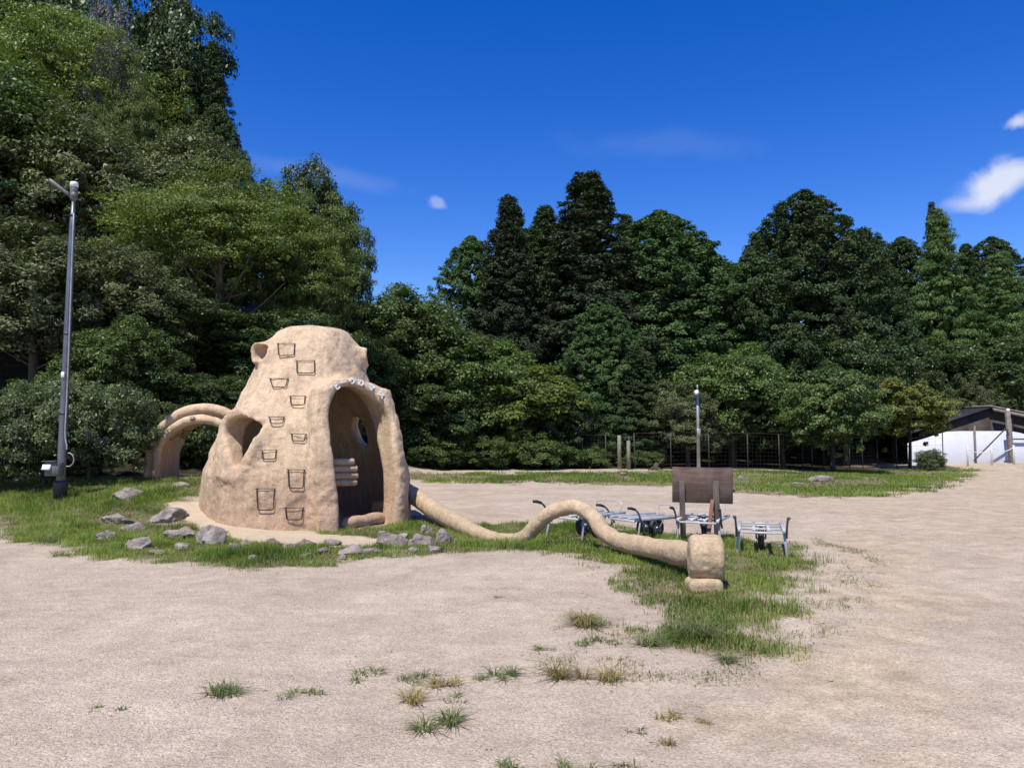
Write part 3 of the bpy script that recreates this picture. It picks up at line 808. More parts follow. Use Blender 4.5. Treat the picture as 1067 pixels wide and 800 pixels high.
def put_cart(t, px, py, deg, s=1.0):
    g0 = ghit(px, py); t.location = tuple(g0); t.rotation_euler = (0, 0, math.radians(deg)); t.scale = (s, s, s)
put_cart(make_cart('aluminium cart half hidden behind the arch of the clay tube', 2), 586, 564, -42, 1.1)
put_cart(make_cart('aluminium cart between the clay arch and the wooden sign, facing right', 2), 648, 563, -52, .98)
put_cart(make_cart('aluminium cart directly behind the posts of the wooden sign', 1), 727, 567, -24, 1.02)
put_cart(make_cart('aluminium cart standing free at the right, with blue-black grips and one wheel', 1, False, 'bluegrip'), 794, 580, -17, 1.0)

# ------------------------------------------------------------------ lamp poles
g0 = ghit(62.5, 521); Yp = g0[1]
lampH = zat(190, Yp)-g0[2]
lp_ = thing('lamp_pole', 'tall grey steel pole with a grey tube lamp and a spotlight box at its foot', 'lamp pole', tuple(g0))
top_dx = (74-533.5)/F*Yp-g0[0]
tilt = top_dx*.35/lampH
mb = MB(); zz = np.linspace(0, lampH-.32, 12); mb.tube(np.stack([zz*tilt, 0*zz, zz], -1), np.interp(zz, [0, lampH*.93, lampH-.32], [.078, .048, .028]), 16); mb.build('pole', M['galv'], lp_, True)
mb = MB(); mb.tube([[0, 0, -.05], [.0, 0, .30], [.0, 0, .34]], [.10, .125, .115], 14); mb.build('base_sleeve', M['blackplastic'], lp_, True)
tx = tilt*lampH
mb = MB(); mb.tube([[tx, 0, lampH-.36], [tx, 0, lampH-.30], [tx, 0, lampH-.10], [tx, 0, lampH-.095]], [.035, .062, .068, .066], 16); hd = mb.build('lamp_housing', M['greybox'], lp_, True)
mb = MB(); mb.tube([[tx, 0, lampH-.095], [tx, 0, lampH-.02], [tx, 0, lampH]], [.072, .072, .06], 16); mb.build('white_cap', M['lens'], hd, True)
mb = MB(); mb.tube([[tx+.05, -.05, lampH-.26], [tx+.055, -.12, lampH-.27]], [.05, .05], 14); mb.build('sensor', M['greybox'], hd, True)
mb = MB(); mb.tube([[tx-.05, -.02, lampH-.28], [tx-.10, -.03, lampH-.22], [tx-.38, -.10, lampH+.0], [tx-.40, -.10, lampH+.015]], [.015, .032, .036, .025], 12); mb.build('tube_lamp', M['greybox'], lp_, True)
mb = MB(); q, _ = smooth_path([[tilt*4.0+.06, -.06, lampH-.6], [tilt*3.0+.075, -.07, 2.6], [.095, -.07, 1.7], [.10, -.09, 1.2], [.14, -.10, .98], [.15, -.10, .90]], [.012]*6, 6); mb.tube(q, .013, 8); mb.build('conduit', M['conduit'], lp_, True)
a2 = np.linspace(-1.9, 1.7, 14); mb = MB(); mb.tube(np.stack([.17+.10*np.cos(a2), 0*a2-.08, .72+.12*np.sin(a2)], -1), .011, 7); mb.build('cable', M['conduit'], lp_, True)
for z_ in (1.55, 3.0, lampH-.62): MB().tube([[tilt*z_, 0, z_-.018], [tilt*z_, 0, z_+.018]], .09-.007*z_, 16).build('strap', M['blackplastic'], lp_, True)
MB().box((tilt*2.25-.0, -.088, 2.25), (.06, .02, .10), None, .004).build('tag_plate', M['white'], lp_)
sb = MB().box((-.02, -.17, .56), (.26, .18, .25), None, .015).build('spotlight', M['greybox'], lp_)
MB().box((-.10, -.275, .60), (.15, .03, .11), Matrix.Rotation(math.radians(-25), 3, 'X'), .006).build('lens', M['lens'], sb)
MB().bar((-.05, -.1, .68), (-.05, -.30, .70), .26, .012).build('hood', M['greybox'], sb)

Yl = 30.5; xl = (727-533.5)/F*Yl; gz = float(h(xl, Yl)); Ht = zat(401, Yl)-gz
lf = thing('lamp_pole', 'thin grey lamp pole with a small white lamp, behind the wooden sign by the fence', 'lamp pole', (xl, Yl, gz))
MB().tube([[0, 0, -.1], [0, 0, 2.0], [0, 0, Ht-.2]], [.07, .062, .05], 10).build('pole', M['galvlight'], lf, True)
MB().tube([[0, 0, Ht-.2], [.0, 0, Ht-.05], [0, 0, Ht]], [.03, .04, .03], 8).build('sensor', M['galvlight'], lf, True)
MB().tube([[-.02, 0, Ht-.28], [-.07, -.12, Ht-.30], [-.10, -.28, Ht-.36]], [.05, .10, .06], 10).build('lamp_head', M['white'], lf, True)
MB().box((-.0, -.08, 1.5), (.14, .1, .3), None, .01).build('junction_box', M['galvlight'], lf)

# ------------------------------------------------------------------ fence, posts, shed
def fence(p0, p1, hgt, label, pxs, mesh_step=.16, jitter=.03, seed=1, rail=True):
    rs = RS(seed); p0 = np.array(p0, float); p1 = np.array(p1, float); c = (p0+p1)/2; gz = float(h(c[0], c[1]))
    t = thing('wire_fence', label, 'fence', (c[0], c[1], gz))
    dv = p1-p0; Ln = np.linalg.norm(dv)
    for s in pxs:
        p = p0+dv*s; z_ = float(h(p[0], p[1])); q = (p[0]-c[0], p[1]-c[1])
        hh = hgt*rs.uniform(.96, 1.08); l_ = rs.uniform(-.03, .03)
        MB().tube([[q[0], q[1], z_-gz-.1], [q[0]+l_, q[1], z_-gz+hh]], .021, 7).build('post', M['fpost'], t, True)
    mb = MB(); nseg = max(2, int(Ln/1.0))
    for z_ in np.arange(.06, hgt-.04, mesh_step):
        P = []
        for k in range(nseg+1):
            p = p0+dv*k/nseg; P.append([p[0]-c[0], p[1]-c[1]-.03, float(h(p[0], p[1]))-gz+z_+rs.uniform(-1, 1)*jitter*.6])
        mb.tube(P, .003, 3, cap=False)
    for s in np.arange(0, Ln, mesh_step):
        p = p0+dv*s/Ln; z_ = float(h(p[0], p[1]))-gz
        mb.tube([[p[0]-c[0], p[1]-c[1]-.03, z_+.02], [p[0]-c[0]+rs.uniform(-1, 1)*jitter, p[1]-c[1]-.03, z_+hgt-.06]], .003, 3, cap=False)
    mb.build('wire_mesh', M['wire'], t)
    if rail:
        P = []
        for k in range(nseg+1):
            p = p0+dv*k/nseg; P.append([p[0]-c[0], p[1]-c[1], float(h(p[0], p[1]))-gz+hgt+.02+.03*math.sin(k*.7)])
        MB().tube(P, .007, 6).build('top_wire', M['fpost'], t)
    return t
Yf = 31.5
def fx(px): return (px-533.5)/F*Yf
A, B = fx(661), fx(845)
def fr(px, a=661, b=845): return (px-a)/(b-a)
fence((A, Yf), (B, Yf), 1.45, 'wire mesh fence on thin posts behind the wooden sign, left length', [fr(p) for p in (661, 698.5, 738, 778, 811, 845)], seed=2)
fence((fx(560), Yf+.6), (fx(656), Yf+.2), 1.35, 'wire fence length running in under the leafy trees left of the pale posts', [.0, .25, .5, .75, 1.0], seed=9)
fence((fx(850), Yf+1.6), (fx(944), Yf+2.6), 1.3, 'wire mesh fence length in the shade left of the blue-white shed', [.0, .28, .62, .80, 1.0], seed=3)
fence((fx(958), Yf+2.0), (fx(1012), Yf+2.2), 1.55, 'short fence length standing just in front of the blue-white wall', [0.0, 1.0], .3, seed=4, rail=False)
for px, top, lab in ((645, 453.5, 'pale wooden post left of the pair at the fence corner'), (654.5, 459, 'shorter pale greenish post, right of the pair at the fence corner')):
    z_ = float(h(fx(px), Yf)); H_ = zat(top, Yf)-z_
    mb = MB(); mb.tube([[0, 0, -.1], [0, 0, H_-.02], [0, 0, H_]], [.085, .08, .06], 9)
    o = mb.build('wooden_post', M['palewood'], None, True); o.location = (fx(px), Yf, z_); tag(o, lab, 'post')
# low rail frame by the right fence
# shed
Ys = 36.0
def wx(px, Y_=Ys): return (px-533.5)/F*Y_
gzs = float(h(wx(1000), Ys-1))
sh = thing('open_shed', 'open shed with dark timber roof and a pale blue-white sheet wall', 'shed', (wx(1000), Ys, gzs))
ox = wx(1000)
# sheet wall, its arched top edge shaped to the eave's shadow line
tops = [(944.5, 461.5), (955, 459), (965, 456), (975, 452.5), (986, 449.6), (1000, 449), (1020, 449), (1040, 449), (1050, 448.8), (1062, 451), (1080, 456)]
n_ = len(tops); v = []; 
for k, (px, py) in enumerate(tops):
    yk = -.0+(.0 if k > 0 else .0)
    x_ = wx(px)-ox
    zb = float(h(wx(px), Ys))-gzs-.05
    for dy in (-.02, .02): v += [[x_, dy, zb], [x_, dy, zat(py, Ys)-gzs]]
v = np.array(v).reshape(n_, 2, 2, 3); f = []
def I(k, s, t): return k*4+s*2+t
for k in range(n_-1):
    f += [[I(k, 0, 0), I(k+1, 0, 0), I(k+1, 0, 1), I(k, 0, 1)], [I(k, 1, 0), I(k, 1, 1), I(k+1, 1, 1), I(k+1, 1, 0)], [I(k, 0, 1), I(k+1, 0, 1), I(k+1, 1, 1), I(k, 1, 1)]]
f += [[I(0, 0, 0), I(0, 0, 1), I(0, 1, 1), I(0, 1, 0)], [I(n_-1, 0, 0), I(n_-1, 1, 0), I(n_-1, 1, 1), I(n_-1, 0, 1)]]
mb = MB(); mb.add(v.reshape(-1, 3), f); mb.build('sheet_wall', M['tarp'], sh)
# dark panel put in as the shade under the roof, gable rising right
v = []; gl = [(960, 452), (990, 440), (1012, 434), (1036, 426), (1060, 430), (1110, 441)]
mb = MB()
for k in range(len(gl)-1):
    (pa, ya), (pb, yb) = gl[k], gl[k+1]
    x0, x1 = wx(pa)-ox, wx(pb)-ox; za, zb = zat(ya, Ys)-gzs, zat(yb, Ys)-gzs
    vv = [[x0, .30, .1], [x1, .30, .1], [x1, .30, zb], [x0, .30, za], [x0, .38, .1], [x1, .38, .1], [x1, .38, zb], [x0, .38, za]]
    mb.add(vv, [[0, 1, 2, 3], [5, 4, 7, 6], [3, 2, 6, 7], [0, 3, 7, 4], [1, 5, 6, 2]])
mb.build('gable_shade_panel', M['darkwood'], sh)
def roof_slab(pa, ya, pb, yb, d0, d1, th, mat, name, rise=0):
    x0, x1 = wx(pa)-ox, wx(pb)-ox; za, zb = zat(ya, Ys)-gzs, zat(yb, Ys)-gzs
    vv = np.array([[x0, d0, za], [x1, d0, zb], [x1, d1, zb+rise], [x0, d1, za+rise]]); v2 = vv+np.array([0, 0, th])
    m_ = MB(); m_.add(np.concatenate([vv, v2]), [[0, 3, 2, 1], [4, 5, 6, 7], [0, 1, 5, 4], [1, 2, 6, 5], [2, 3, 7, 6], [3, 0, 4, 7]]); return m_.build(name, mat, sh)
roof_slab(950, 452, 1036, 424.5, .1, 5, .07, M['blackplastic'], 'roof')
roof_slab(1032, 423.5, 1120, 441, .0, 5, .07, M['roof'], 'roof')
roof_slab(1034, 428, 1120, 446, -.15, -.02, .12, M['postgrey'], 'fascia')
for px, top, r_, dy in ((1041, 429, .095, -.75), (1046.5, 436, .08, -.45)):
    z0 = float(h(wx(px), Ys+dy))-gzs
    MB().bar((wx(px)-ox, dy, z0-.1), (wx(px)-ox-.1, dy, zat(top, Ys)-gzs), r_*1.7, r_*1.7).build('post', M['postgrey'], sh)
MB().bar((wx(1008)-ox, -.35, .12), (wx(1041)-ox, -.65, 1.75), .05, .05).build('brace', M['darkwood'], sh)
MB().bar((wx(1012)-ox, -.2, -.1), (wx(1012)-ox, -.2, 1.75), .07, .07).build('post', M['postgrey'], sh)
MB().bar((wx(1049)-ox, -.15, 1.12), (wx(1100)-ox, -.15, 1.12), .06, .06).build('rail', M['darkwood'], sh)
MB().tube([[wx(1032)-ox, -1.2, zat(428, Ys)-gzs], [wx(1031)-ox, -1.35, zat(427, Ys)-gzs-.05]], [.05, .08], 10).build('lamp', M['white'], sh, True)
for px in (1006.5, 1031.5, 1054.5):
    yb_ = 33.8; x_ = wx(px, yb_); z_ = float(h(x_, yb_))
    o = MB().tube([[0, 0, -.1], [0, 0, .82], [0, 0, .86]], [.045, .045, .028], 10).build('bollard', M['white'], None, True); o.location = (x_, yb_, z_)
    tag(o, {1006.5: 'slim white post at the left end of the rope before the shed', 1031.5: 'slim white post in the middle of the roped three before the shed', 1054.5: 'slim white post at the right end of the rope before the shed'}[px], 'post', 'white rope posts before the shed')
for a_, b_, lab in ((1006.5, 1031.5, 'slack white rope between the left and middle white posts'), (1031.5, 1054.5, 'slack white rope between the middle and right white posts')):
    yb_ = 33.8; t = np.linspace(0, 1, 12); xa, xb = wx(a_, yb_), wx(b_, yb_)
    P = np.stack([(xb-xa)*t, 0*t, .80-.42*4*t*(1-t)*.5], -1); o = MB().tube(P, .016, 6).build('rope', M['white'], None, True)
    o.location = (xa, yb_, float(h(xa, yb_))); tag(o, lab, 'rope')

# ------------------------------------------------------------------ trees
def core(rs, P, n, size):
    """larger twig sprays inside the crown"""
    v, f, t = leaves(rs, P, np.full((len(P), 3), size*.9), n, size, .75, P.mean(0), .1, 1.2, 0, .6)
    return v, f, t
def leaves(rs, C, rad, n, size, asp, out_c, up_w=.6, rnd=.6, droop=0., shell=.55, tint_by=None):
    """C (k,3) clump centres, rad (k,3) clump radii, n leaves in all"""
    k = len(C); wts = (rad[:, 0]*rad[:, 1])**.9; idx = rs.choice(k, n, p=wts/wts.sum())
    d = rs.randn(n, 3); d /= np.linalg.norm(d, axis=1)[:, None]
    d[:, 2] = np.where(d[:, 2] < -.55, -d[:, 2]*.8, d[:, 2])
    r = rs.rand(n)**shell
    p = C[idx]+d*rad[idx]*r[:, None]
    o = p-out_c; o /= np.linalg.norm(o, axis=1)[:, None]+1e-9
    nn = o*.35+d*.5+np.array([0, 0, up_w])+rs.randn(n, 3)*rnd; nn /= np.linalg.norm(nn, axis=1)[:, None]
    t = rs.randn(n, 3)+o*.8+np.array([0, 0, -droop]); t -= nn*np.sum(t*nn, 1)[:, None]; t /= np.linalg.norm(t, axis=1)[:, None]
    s = np.cross(nn, t); Lf = size*rs.uniform(.65, 1.25, n)[:, None]; Wf = Lf*asp
    b = nn*Lf*.10
    v = np.stack([p-t*Lf*.5, p+s*Wf*.5+b*.6, p+t*Lf*.5-b, p-s*Wf*.5+b*.6], 1).reshape(-1, 3)
    f = np.arange(n*4).reshape(-1, 4)
    ct = rs.rand(k)
    tint = np.clip(.55*ct[idx]+.45*rs.rand(n), 0, 1)
    return v, f, tint
def trunk_mesh(name, H, r0, tips, mat, rs, lean=.03, crown0=.25):
    mb = MB(); zz = np.linspace(-.3, H*.9, 10)
    off = np.cumsum(rs.randn(10, 2)*lean*H*.1, 0); off -= off[0]
    ax = np.stack([off[:, 0], off[:, 1], zz], -1)
    mb.tube(ax, np.interp(zz, [-.3, .2, H*.5, H*.9], [r0*1.5, r0, r0*.55, r0*.08]), 10)
    for tp in tips:
        zb = np.clip(tp[2]*rs.uniform(.45, .75), H*crown0*.6, H*.8); b = np.array([np.interp(zb, zz, ax[:, 0]), np.interp(zb, zz, ax[:, 1]), zb])
        m = b*.5+tp*.5+np.array([0, 0, -.06*H*rs.rand()]); P, R_ = smooth_path([b, b*.7+m*.3, m, tp], [r0*.34, r0*.28, r0*.18, r0*.05], 3)
        mb.tube(P, R_, 6)
    return mb.mesh(name, mat, True)
PROTO = {}
def proto_broad(key, seed, mat, bark, H=9., R=3.6, nl=42000, leaf=.17, asp=.55, zc=.56, rz=.46, lobes=13, per=20, cr=.60, flat=.85, droop=.25, low=-.9, r0=.2, shell=.5):
    rs = RS(seed); c0 = np.array([0, 0, H*zc]); LB = []
    g = math.pi*(3-math.sqrt(5))
    for i_ in range(lobes):
        zz = 1-(i_+.5)/lobes*(1-low); rr_ = math.sqrt(max(0, 1-zz*zz)); a_ = i_*g+rs.rand()*.6
        d_ = np.array([rr_*math.cos(a_), rr_*math.sin(a_), zz]); s_ = rs.uniform(.50, .72)
        LB.append((c0+d_*np.array([R, R, H*rz])*s_, R*rs.uniform(.36, .52)))
    LB.append((c0, R*.6))
    C = []; RD = []
    for (lc, lr) in LB:
        d = rs.randn(per, 3); d /= np.linalg.norm(d, axis=1)[:, None]; d[:, 2] = np.where(d[:, 2] < -.35, -d[:, 2], d[:, 2])
        p = lc+d*lr*np.array([1, 1, .85])*rs.uniform(.65, 1.12, per)[:, None]; C.append(p)
        q = cr*rs.uniform(.6, 1.35, per); RD.append(np.stack([q, q, q*flat], -1))
    C = np.concatenate(C); RD = np.concatenate(RD); C[:, 2] = np.maximum(C[:, 2], RD[:, 2]*.4)
    v, f, t = leaves(rs, C, RD, nl, leaf, asp, c0, .6, .55, droop, shell)
    ci = np.concatenate([lc+rs.randn(14, 3)*lr*.33 for lc, lr in LB])
    v2, f2, t2 = core(rs, ci, 5200, leaf*1.5); f = np.concatenate([f, f2+len(v)]); v = np.concatenate([v, v2]); t = np.concatenate([t, t2])
    me_ = mesh_np('crown', v, f, M[mat], False, {'tint': ('FACE', t)})
    tips = [lc for lc, lr in LB[:-1]]
    PROTO[key] = (me_, trunk_mesh('trunk', H, r0, tips, M[bark], rs), H, R)
def proto_conifer(key, seed, mat, H=15., R=3.4, nl=60000, prof='cone', ncl=620, leaf=.17, asp=.35, cr=.42, base=.06, droop=.5, r0=.25, flat=.6, bark='barkdark'):
    rs = RS(seed)
    t = rs.rand(ncl)**(.85 if prof == 'cone' else .7)
    t = base+(1-base)*t
    if prof == 'cone': pr = R*(1-(t-base)/(1-base)+.04)**.80*(1-.25*np.exp(-(t/.12)))
    elif prof == 'dome': pr = R*np.clip(1-((t-base)/(1-base))**1.9, .003, 1)**.62*(.82+.18*np.sin(np.clip(t*3, 0, 1.57)))
    else: pr = R*np.sin(np.clip(t*math.pi*.9+.25, 0, math.pi))**.7+.1
    a = rs.rand(ncl)*2*math.pi
    bs = .55 if prof == 'dome' else .8
    bumps = 1+bs*(.18*np.sin(a*3+t*9+seed)+.13*np.sin(a*5-t*17))+.11*np.clip(rs.randn(ncl), -2, 1.5)
    rr_ = pr*bumps*rs.uniform(.70, 1.0, ncl)**.5
    inner = rs.rand(ncl) < .18; rr_ = np.where(inner, rr_*.5, rr_)
    C = np.stack([rr_*np.cos(a), rr_*np.sin(a), t*H-.10*rr_*droop], -1)
    q = cr*rs.uniform(.5, 1.4, ncl)*(1-.60*t); RD = np.stack([q, q, q*flat], -1)
    tipn = 6; C = np.concatenate([C, [[0, 0, H*(1-.012*k)] for k in range(tipn)]]); RD = np.concatenate([RD, [[.08+.05*k, .08+.05*k, .16] for k in range(tipn)]])
    v, f, tt = leaves(rs, C, RD, nl, leaf, asp, np.array([0, 0, H*.35]), .35, .5, droop, .55)
    tc_ = rs.rand(700)*.9+.05; ac = rs.rand(700)*6.28; rc = np.interp(tc_, np.sort(t), (pr)[np.argsort(t)])*rs.uniform(.1, .78, 700)
    v2, f2, t2 = core(rs, np.stack([rc*np.cos(ac), rc*np.sin(ac), tc_*H], -1), 20000, .22); f = np.concatenate([f, f2+len(v)]); v = np.concatenate([v, v2]); tt = np.concatenate([tt, t2])
    me_ = mesh_np('crown', v, f, M[mat], False, {'tint': ('FACE', tt)})
    tips = [C[k]*.9 for k in rs.choice(ncl, 14)]
    PROTO[key] = (me_, trunk_mesh('trunk', H, r0, tips, M[bark], rs, .01), H, R)
M['lf_dark'] = leafmat('leaf_dark_green', (0.030, 0.054, 0.016), (0.091, 0.135, 0.039), .45, .18)
M['lf_mid'] = leafmat('leaf_mid_green', (0.0498, 0.0859, 0.0223), (0.1410, 0.2003, 0.0530), .45, .2)
M['lf_bright'] = leafmat('leaf_bright_green', (0.068, 0.108, 0.021), (0.174, 0.223, 0.052), .5, .25)
M['lf_grey'] = leafmat('leaf_grey_green', (0.058, 0.078, 0.031), (0.182, 0.202, 0.088), .5, .18, .3)
M['lf_con'] = leafmat('needle_dark', (0.0252, 0.0492, 0.0192), (0.0840, 0.1296, 0.0468), .6, .1, .2)
M['lf_con2'] = leafmat('needle_green', (0.0378, 0.0769, 0.0256), (0.1110, 0.1793, 0.0586), .6, .12, .2)
M['lf_con3'] = leafmat('needle_blue_dark', (0.0253, 0.0414, 0.0207), (0.0805, 0.1127, 0.0575), .65, .1, .2)
M['lf_bamboo'] = leafmat('feathery_light_green', (0.051, 0.098, 0.024), (0.131, 0.202, 0.055), .55, .2)
M['lf_maple'] = leafmat('maple_yellow_green', (.075, .098, .018), (.24, .25, .055), .55, .25)
M['lf_purple'] = leafmat('greyish_purple_leaf', (.07, .065, .085), (.20, .18, .24), .6, .15)
proto_broad('broadA', 1, 'lf_mid', 'bark')
proto_broad('broadB', 2, 'lf_dark', 'bark', H=9, R=3.6, lobes=15, cr=.55)
proto_broad('broadC', 3, 'lf_grey', 'bark', H=8, R=3.8, nl=48000, leaf=.16, asp=.45, lobes=16, cr=.5, zc=.5, rz=.5)
proto_broad('bright', 4, 'lf_bright', 'barkpale', H=8, R=4.0, nl=60000, leaf=.12, asp=.4, lobes=17, per=22, cr=.60, flat=.36, zc=.60, rz=.40, low=-.5)
proto_broad('maple', 5, 'lf_maple', 'barkdark', H=4.6, R=2.6, nl=30000, leaf=.12, asp=.7, lobes=11, per=12, cr=.40, flat=.45, zc=.62, rz=.42, low=-.6, r0=.11)
M['lf_bush'] = leafmat('leaf_bush_green', (.042, .068, .022), (.15, .19, .075), .42, .2, .4)
proto_broad('mapleD', 25, 'lf_mid', 'barkdark', H=4.6, R=2.6, nl=30000, leaf=.12, asp=.7, lobes=13, per=14, cr=.42, flat=.6, zc=.60, rz=.46, low=-.9, r0=.13)
proto_broad('bush', 6, 'lf_bush', 'bark', H=2.6, R=2.2, nl=46000, leaf=.085, asp=.45, lobes=14, per=26, cr=.30, flat=.7, zc=.42, rz=.55, low=-.7, r0=.06)
proto_broad('bush2', 7, 'lf_mid', 'bark', H=2.2, R=1.8, nl=26000, leaf=.09, asp=.5, lobes=12, per=20, cr=.28, zc=.42, rz=.55, low=-.7, r0=.05)
proto_broad('purple', 8, 'lf_purple', 'barkpale', H=8, R=3.2, nl=22000, leaf=.14, asp=.4, lobes=12, cr=.5, zc=.6, rz=.4)
proto_broad('bigleaf', 9, 'lf_bright', 'bark', H=7, R=2.6, nl=30000, leaf=.17, asp=.6, lobes=12, per=16, cr=.5)
proto_conifer('coneA', 11, 'lf_con3', H=16, R=3.0, leaf=.16, asp=.36, cr=.5, droop=1.0, nl=110000, flat=.8, ncl=760)
proto_conifer('coneB', 12, 'lf_con', H=16, R=3.3, leaf=.16, asp=.36, cr=.52, droop=.8, nl=110000, flat=.8, ncl=760)
proto_conifer('domeA', 13, 'lf_con2', H=15, R=4.6, prof='dome', ncl=1150, cr=.55, nl=140000, leaf=.155, asp=.5, droop=.6, flat=.85)
proto_conifer('domeB', 14, 'lf_con', H=15, R=4.8, prof='dome', ncl=1150, cr=.58, nl=140000, leaf=.155, asp=.5, droop=.5, flat=.85)
proto_conifer('bamboo', 15, 'lf_bamboo', H=12, R=3.0, prof='cone', ncl=260, cr=.75, nl=50000, leaf=.24, asp=.16, droop=1.6, flat=.45, bark='barkpale')

def tree(key, name, px, top, D, hw, label, base=None, sy=1.0, cat='tree', group='woodland trees around the yard'):
    cr, tk, H0, R0 = PROTO[key]
    x_ = (px-533.5)/F*D; z0 = float(h(x_, D)) if base is None else base
    H_ = zat(top, D)-z0; s_xy = hw/F*D/R0; sz = H_/H0*1.0
    rs = RS(int(px*7+top*3+D*11) % 99991)
    t = thing(name, label, cat, (x_, D, z0-.05), rs.rand()*6.28, group, (s_xy, s_xy*sy, sz))
    link('trunk', tk, t); link('crown', cr, t)
    return t
T = tree
# left, from the near edge up the slope
T('bush', 'leafy_shrub', 95, 398, 15.6, 78, 'big glossy dark shrub between the lamp pole and the clay tunnel', cat='shrub', group='shrubs at the wood edge')
T('bush', 'leafy_shrub', 5, 405, 15.2, 75, 'big glossy shrub filling the left edge behind the lamp pole', cat='shrub', group='shrubs at the wood edge')
T('bush2', 'leafy_shrub', 40, 398, 17.2, 66, 'fresher green shrub top rising between the two big glossy shrubs', cat='shrub', group='shrubs at the wood edge')
T('broadC', 'broadleaf_tree', 35, 228, 20.5, 120, 'grey-green leafy tree right behind the tall lamp pole')
T('broadC', 'broadleaf_tree', 128, 250, 21.5, 84, 'smaller grey-green leafy tree right of the tall lamp pole')
T('broadB', 'broadleaf_tree', 200, 310, 23.0, 85, 'dark leafy tree in deep shade behind the left of the hut')
T('broadB', 'broadleaf_tree', 300, 318, 24.0, 80, 'dark leafy tree in deep shade right behind the hut top')
T('bright', 'broadleaf_tree', 225, 190, 25.0, 122, 'wide bright green tree in flat layers above and left of the hut')
T('bright', 'broadleaf_tree', 322, 214, 27.0, 62, 'bright green layered tree straight above the hut')
T('broadB', 'broadleaf_tree', 318, 158, 30.5, 56, 'dark tree top sticking out above the bright layered trees')
T('broadB', 'broadleaf_tree', 352, 205, 31.5, 36, 'narrow dark tree at the right end of the slope, next to the sky gap')
T('broadC', 'broadleaf_tree', 190, 130, 29.0, 88, 'grey-green rounded tree halfway up the left slope')
T('broadC', 'broadleaf_tree', 80, 120, 27.0, 110, 'broad grey-green tree high on the slope above the lamp pole')
T('bright', 'broadleaf_tree', 60, 28, 31.0, 125, 'yellow-green tree high at the upper left corner')
T('broadA', 'broadleaf_tree', -30, 60, 26.0, 110, 'mid green tree cut by the left edge, high on the slope')
T('purple', 'flowering_tree', 108, 2, 29.8, 32, 'greyish purple tree near the top edge on the left slope')
T('bright', 'broadleaf_tree', 118, 84, 28.6, 40, 'small yellow-green tree just below the greyish purple one')
T('coneB', 'conifer_tree', 212, 45, 35.0, 50, 'dark conifer on the slope ridge next to the sky, upper left')
T('broadB', 'broadleaf_tree', 160, -30, 36.0, 68, 'dark leafy tree at the top edge, its right side against the sky')
T('coneB', 'conifer_tree', 160, 60, 33.0, 55, 'dark conifer below the top edge behind the grey-green tree')
T('broadB', 'broadleaf_tree', 10, -60, 37.0, 90, 'dark tree at the very top left corner')
T('domeB', 'conifer_tree', 218, 110, 33.0, 50, 'dark round conifer below the ridge conifer on the left slope')
T('broadA', 'broadleaf_tree', 130, 330, 19.5, 60, 'low mid green tree behind the clay tunnel shrubs')
T('broadB', 'broadleaf_tree', 230, 385, 20.5, 55, 'low dark tree in the shade between tunnel and hut')
T('bush2', 'leafy_shrub', 205, 428, 19.0, 48, 'low shrub added behind the clay tunnel to darken its opening', cat='shrub', group='shrubs at the wood edge')  # added shrub, makes the tunnel opening look dark
# centre
T('broadA', 'broadleaf_tree', 425, 302, 33.5, 88, 'wide mid green tree just right of the hut')
T('broadB', 'broadleaf_tree', 375, 345, 30.5, 58, 'dark leafy tree touching the hut on its right')
T('broadA', 'broadleaf_tree', 500, 345, 34.0, 72, 'mid green leafy tree between the hut and the fence')
T('bigleaf', 'broadleaf_tree', 548, 375, 33.0, 62, 'rounded leafy tree with yellow-green top before the conifers')
T('broadB', 'broadleaf_tree', 590, 402, 32.8, 38, 'small dark tree at the left end of the fence')
T('broadB', 'broadleaf_tree', 455, 390, 32.0, 60, 'low dark tree at the back of the gravel road')
T('domeA', 'conifer_tree', 490, 247, 41.0, 62, 'rounded green conifer at the left end of the conifer row')
T('coneA', 'conifer_tree', 530, 205, 39.0, 62, 'blue-dark pointed conifer, second of the conifer row')
T('coneB', 'conifer_tree', 568, 216, 41.5, 66, 'pointed green conifer between the blue-dark one and the tallest')
T('coneA', 'conifer_tree', 613, 181, 40.0, 98, 'tallest pointed conifer of the row, almost black green')
T('domeA', 'conifer_tree', 690, 221, 42.0, 108, 'wide dome shaped conifer right of the tallest')
T('coneB', 'conifer_tree', 655, 225, 44.0, 50, 'conifer squeezed between the tallest and the dome shaped one')
T('domeA', 'conifer_tree', 628, 312, 36.0, 58, 'lighter green conifer standing in front of the tallest')
T('domeB', 'conifer_tree', 742, 262, 44.0, 62, 'dark conifer falling to the right of the dome shaped one')
T('domeB', 'conifer_tree', 843, 201, 41.0, 104, 'huge round-topped dark conifer above the maples')
T('domeA', 'conifer_tree', 788, 258, 40.0, 60, 'green conifer left side of the huge round-topped one')
T('domeB', 'conifer_tree', 905, 252, 41.0, 60, 'dark conifer right side of the huge round-topped one')
T('broadA', 'broadleaf_tree', 762, 357, 34.5, 64, 'leafy tree behind the thin lamp pole')
T('broadC', 'broadleaf_tree', 716, 395, 33.2, 48, 'grey-green leafy tree left of the thin lamp pole')
T('broadB', 'broadleaf_tree', 815, 395, 34.0, 45, 'dark leafy tree behind the fence left of the maples')
T('coneB', 'conifer_tree', 662, 360, 34.5, 40, 'small dark conifer behind the two pale posts')
T('domeB', 'conifer_tree', 548, 240, 47.0, 75, 'dark far conifer filling the gap behind the two left spires')
T('domeB', 'conifer_tree', 594, 228, 48.0, 72, 'dark far conifer filling the gap left of the tallest one')
T('domeA', 'conifer_tree', 770, 275, 50.0, 60, 'far green conifer low in the dip of the skyline')
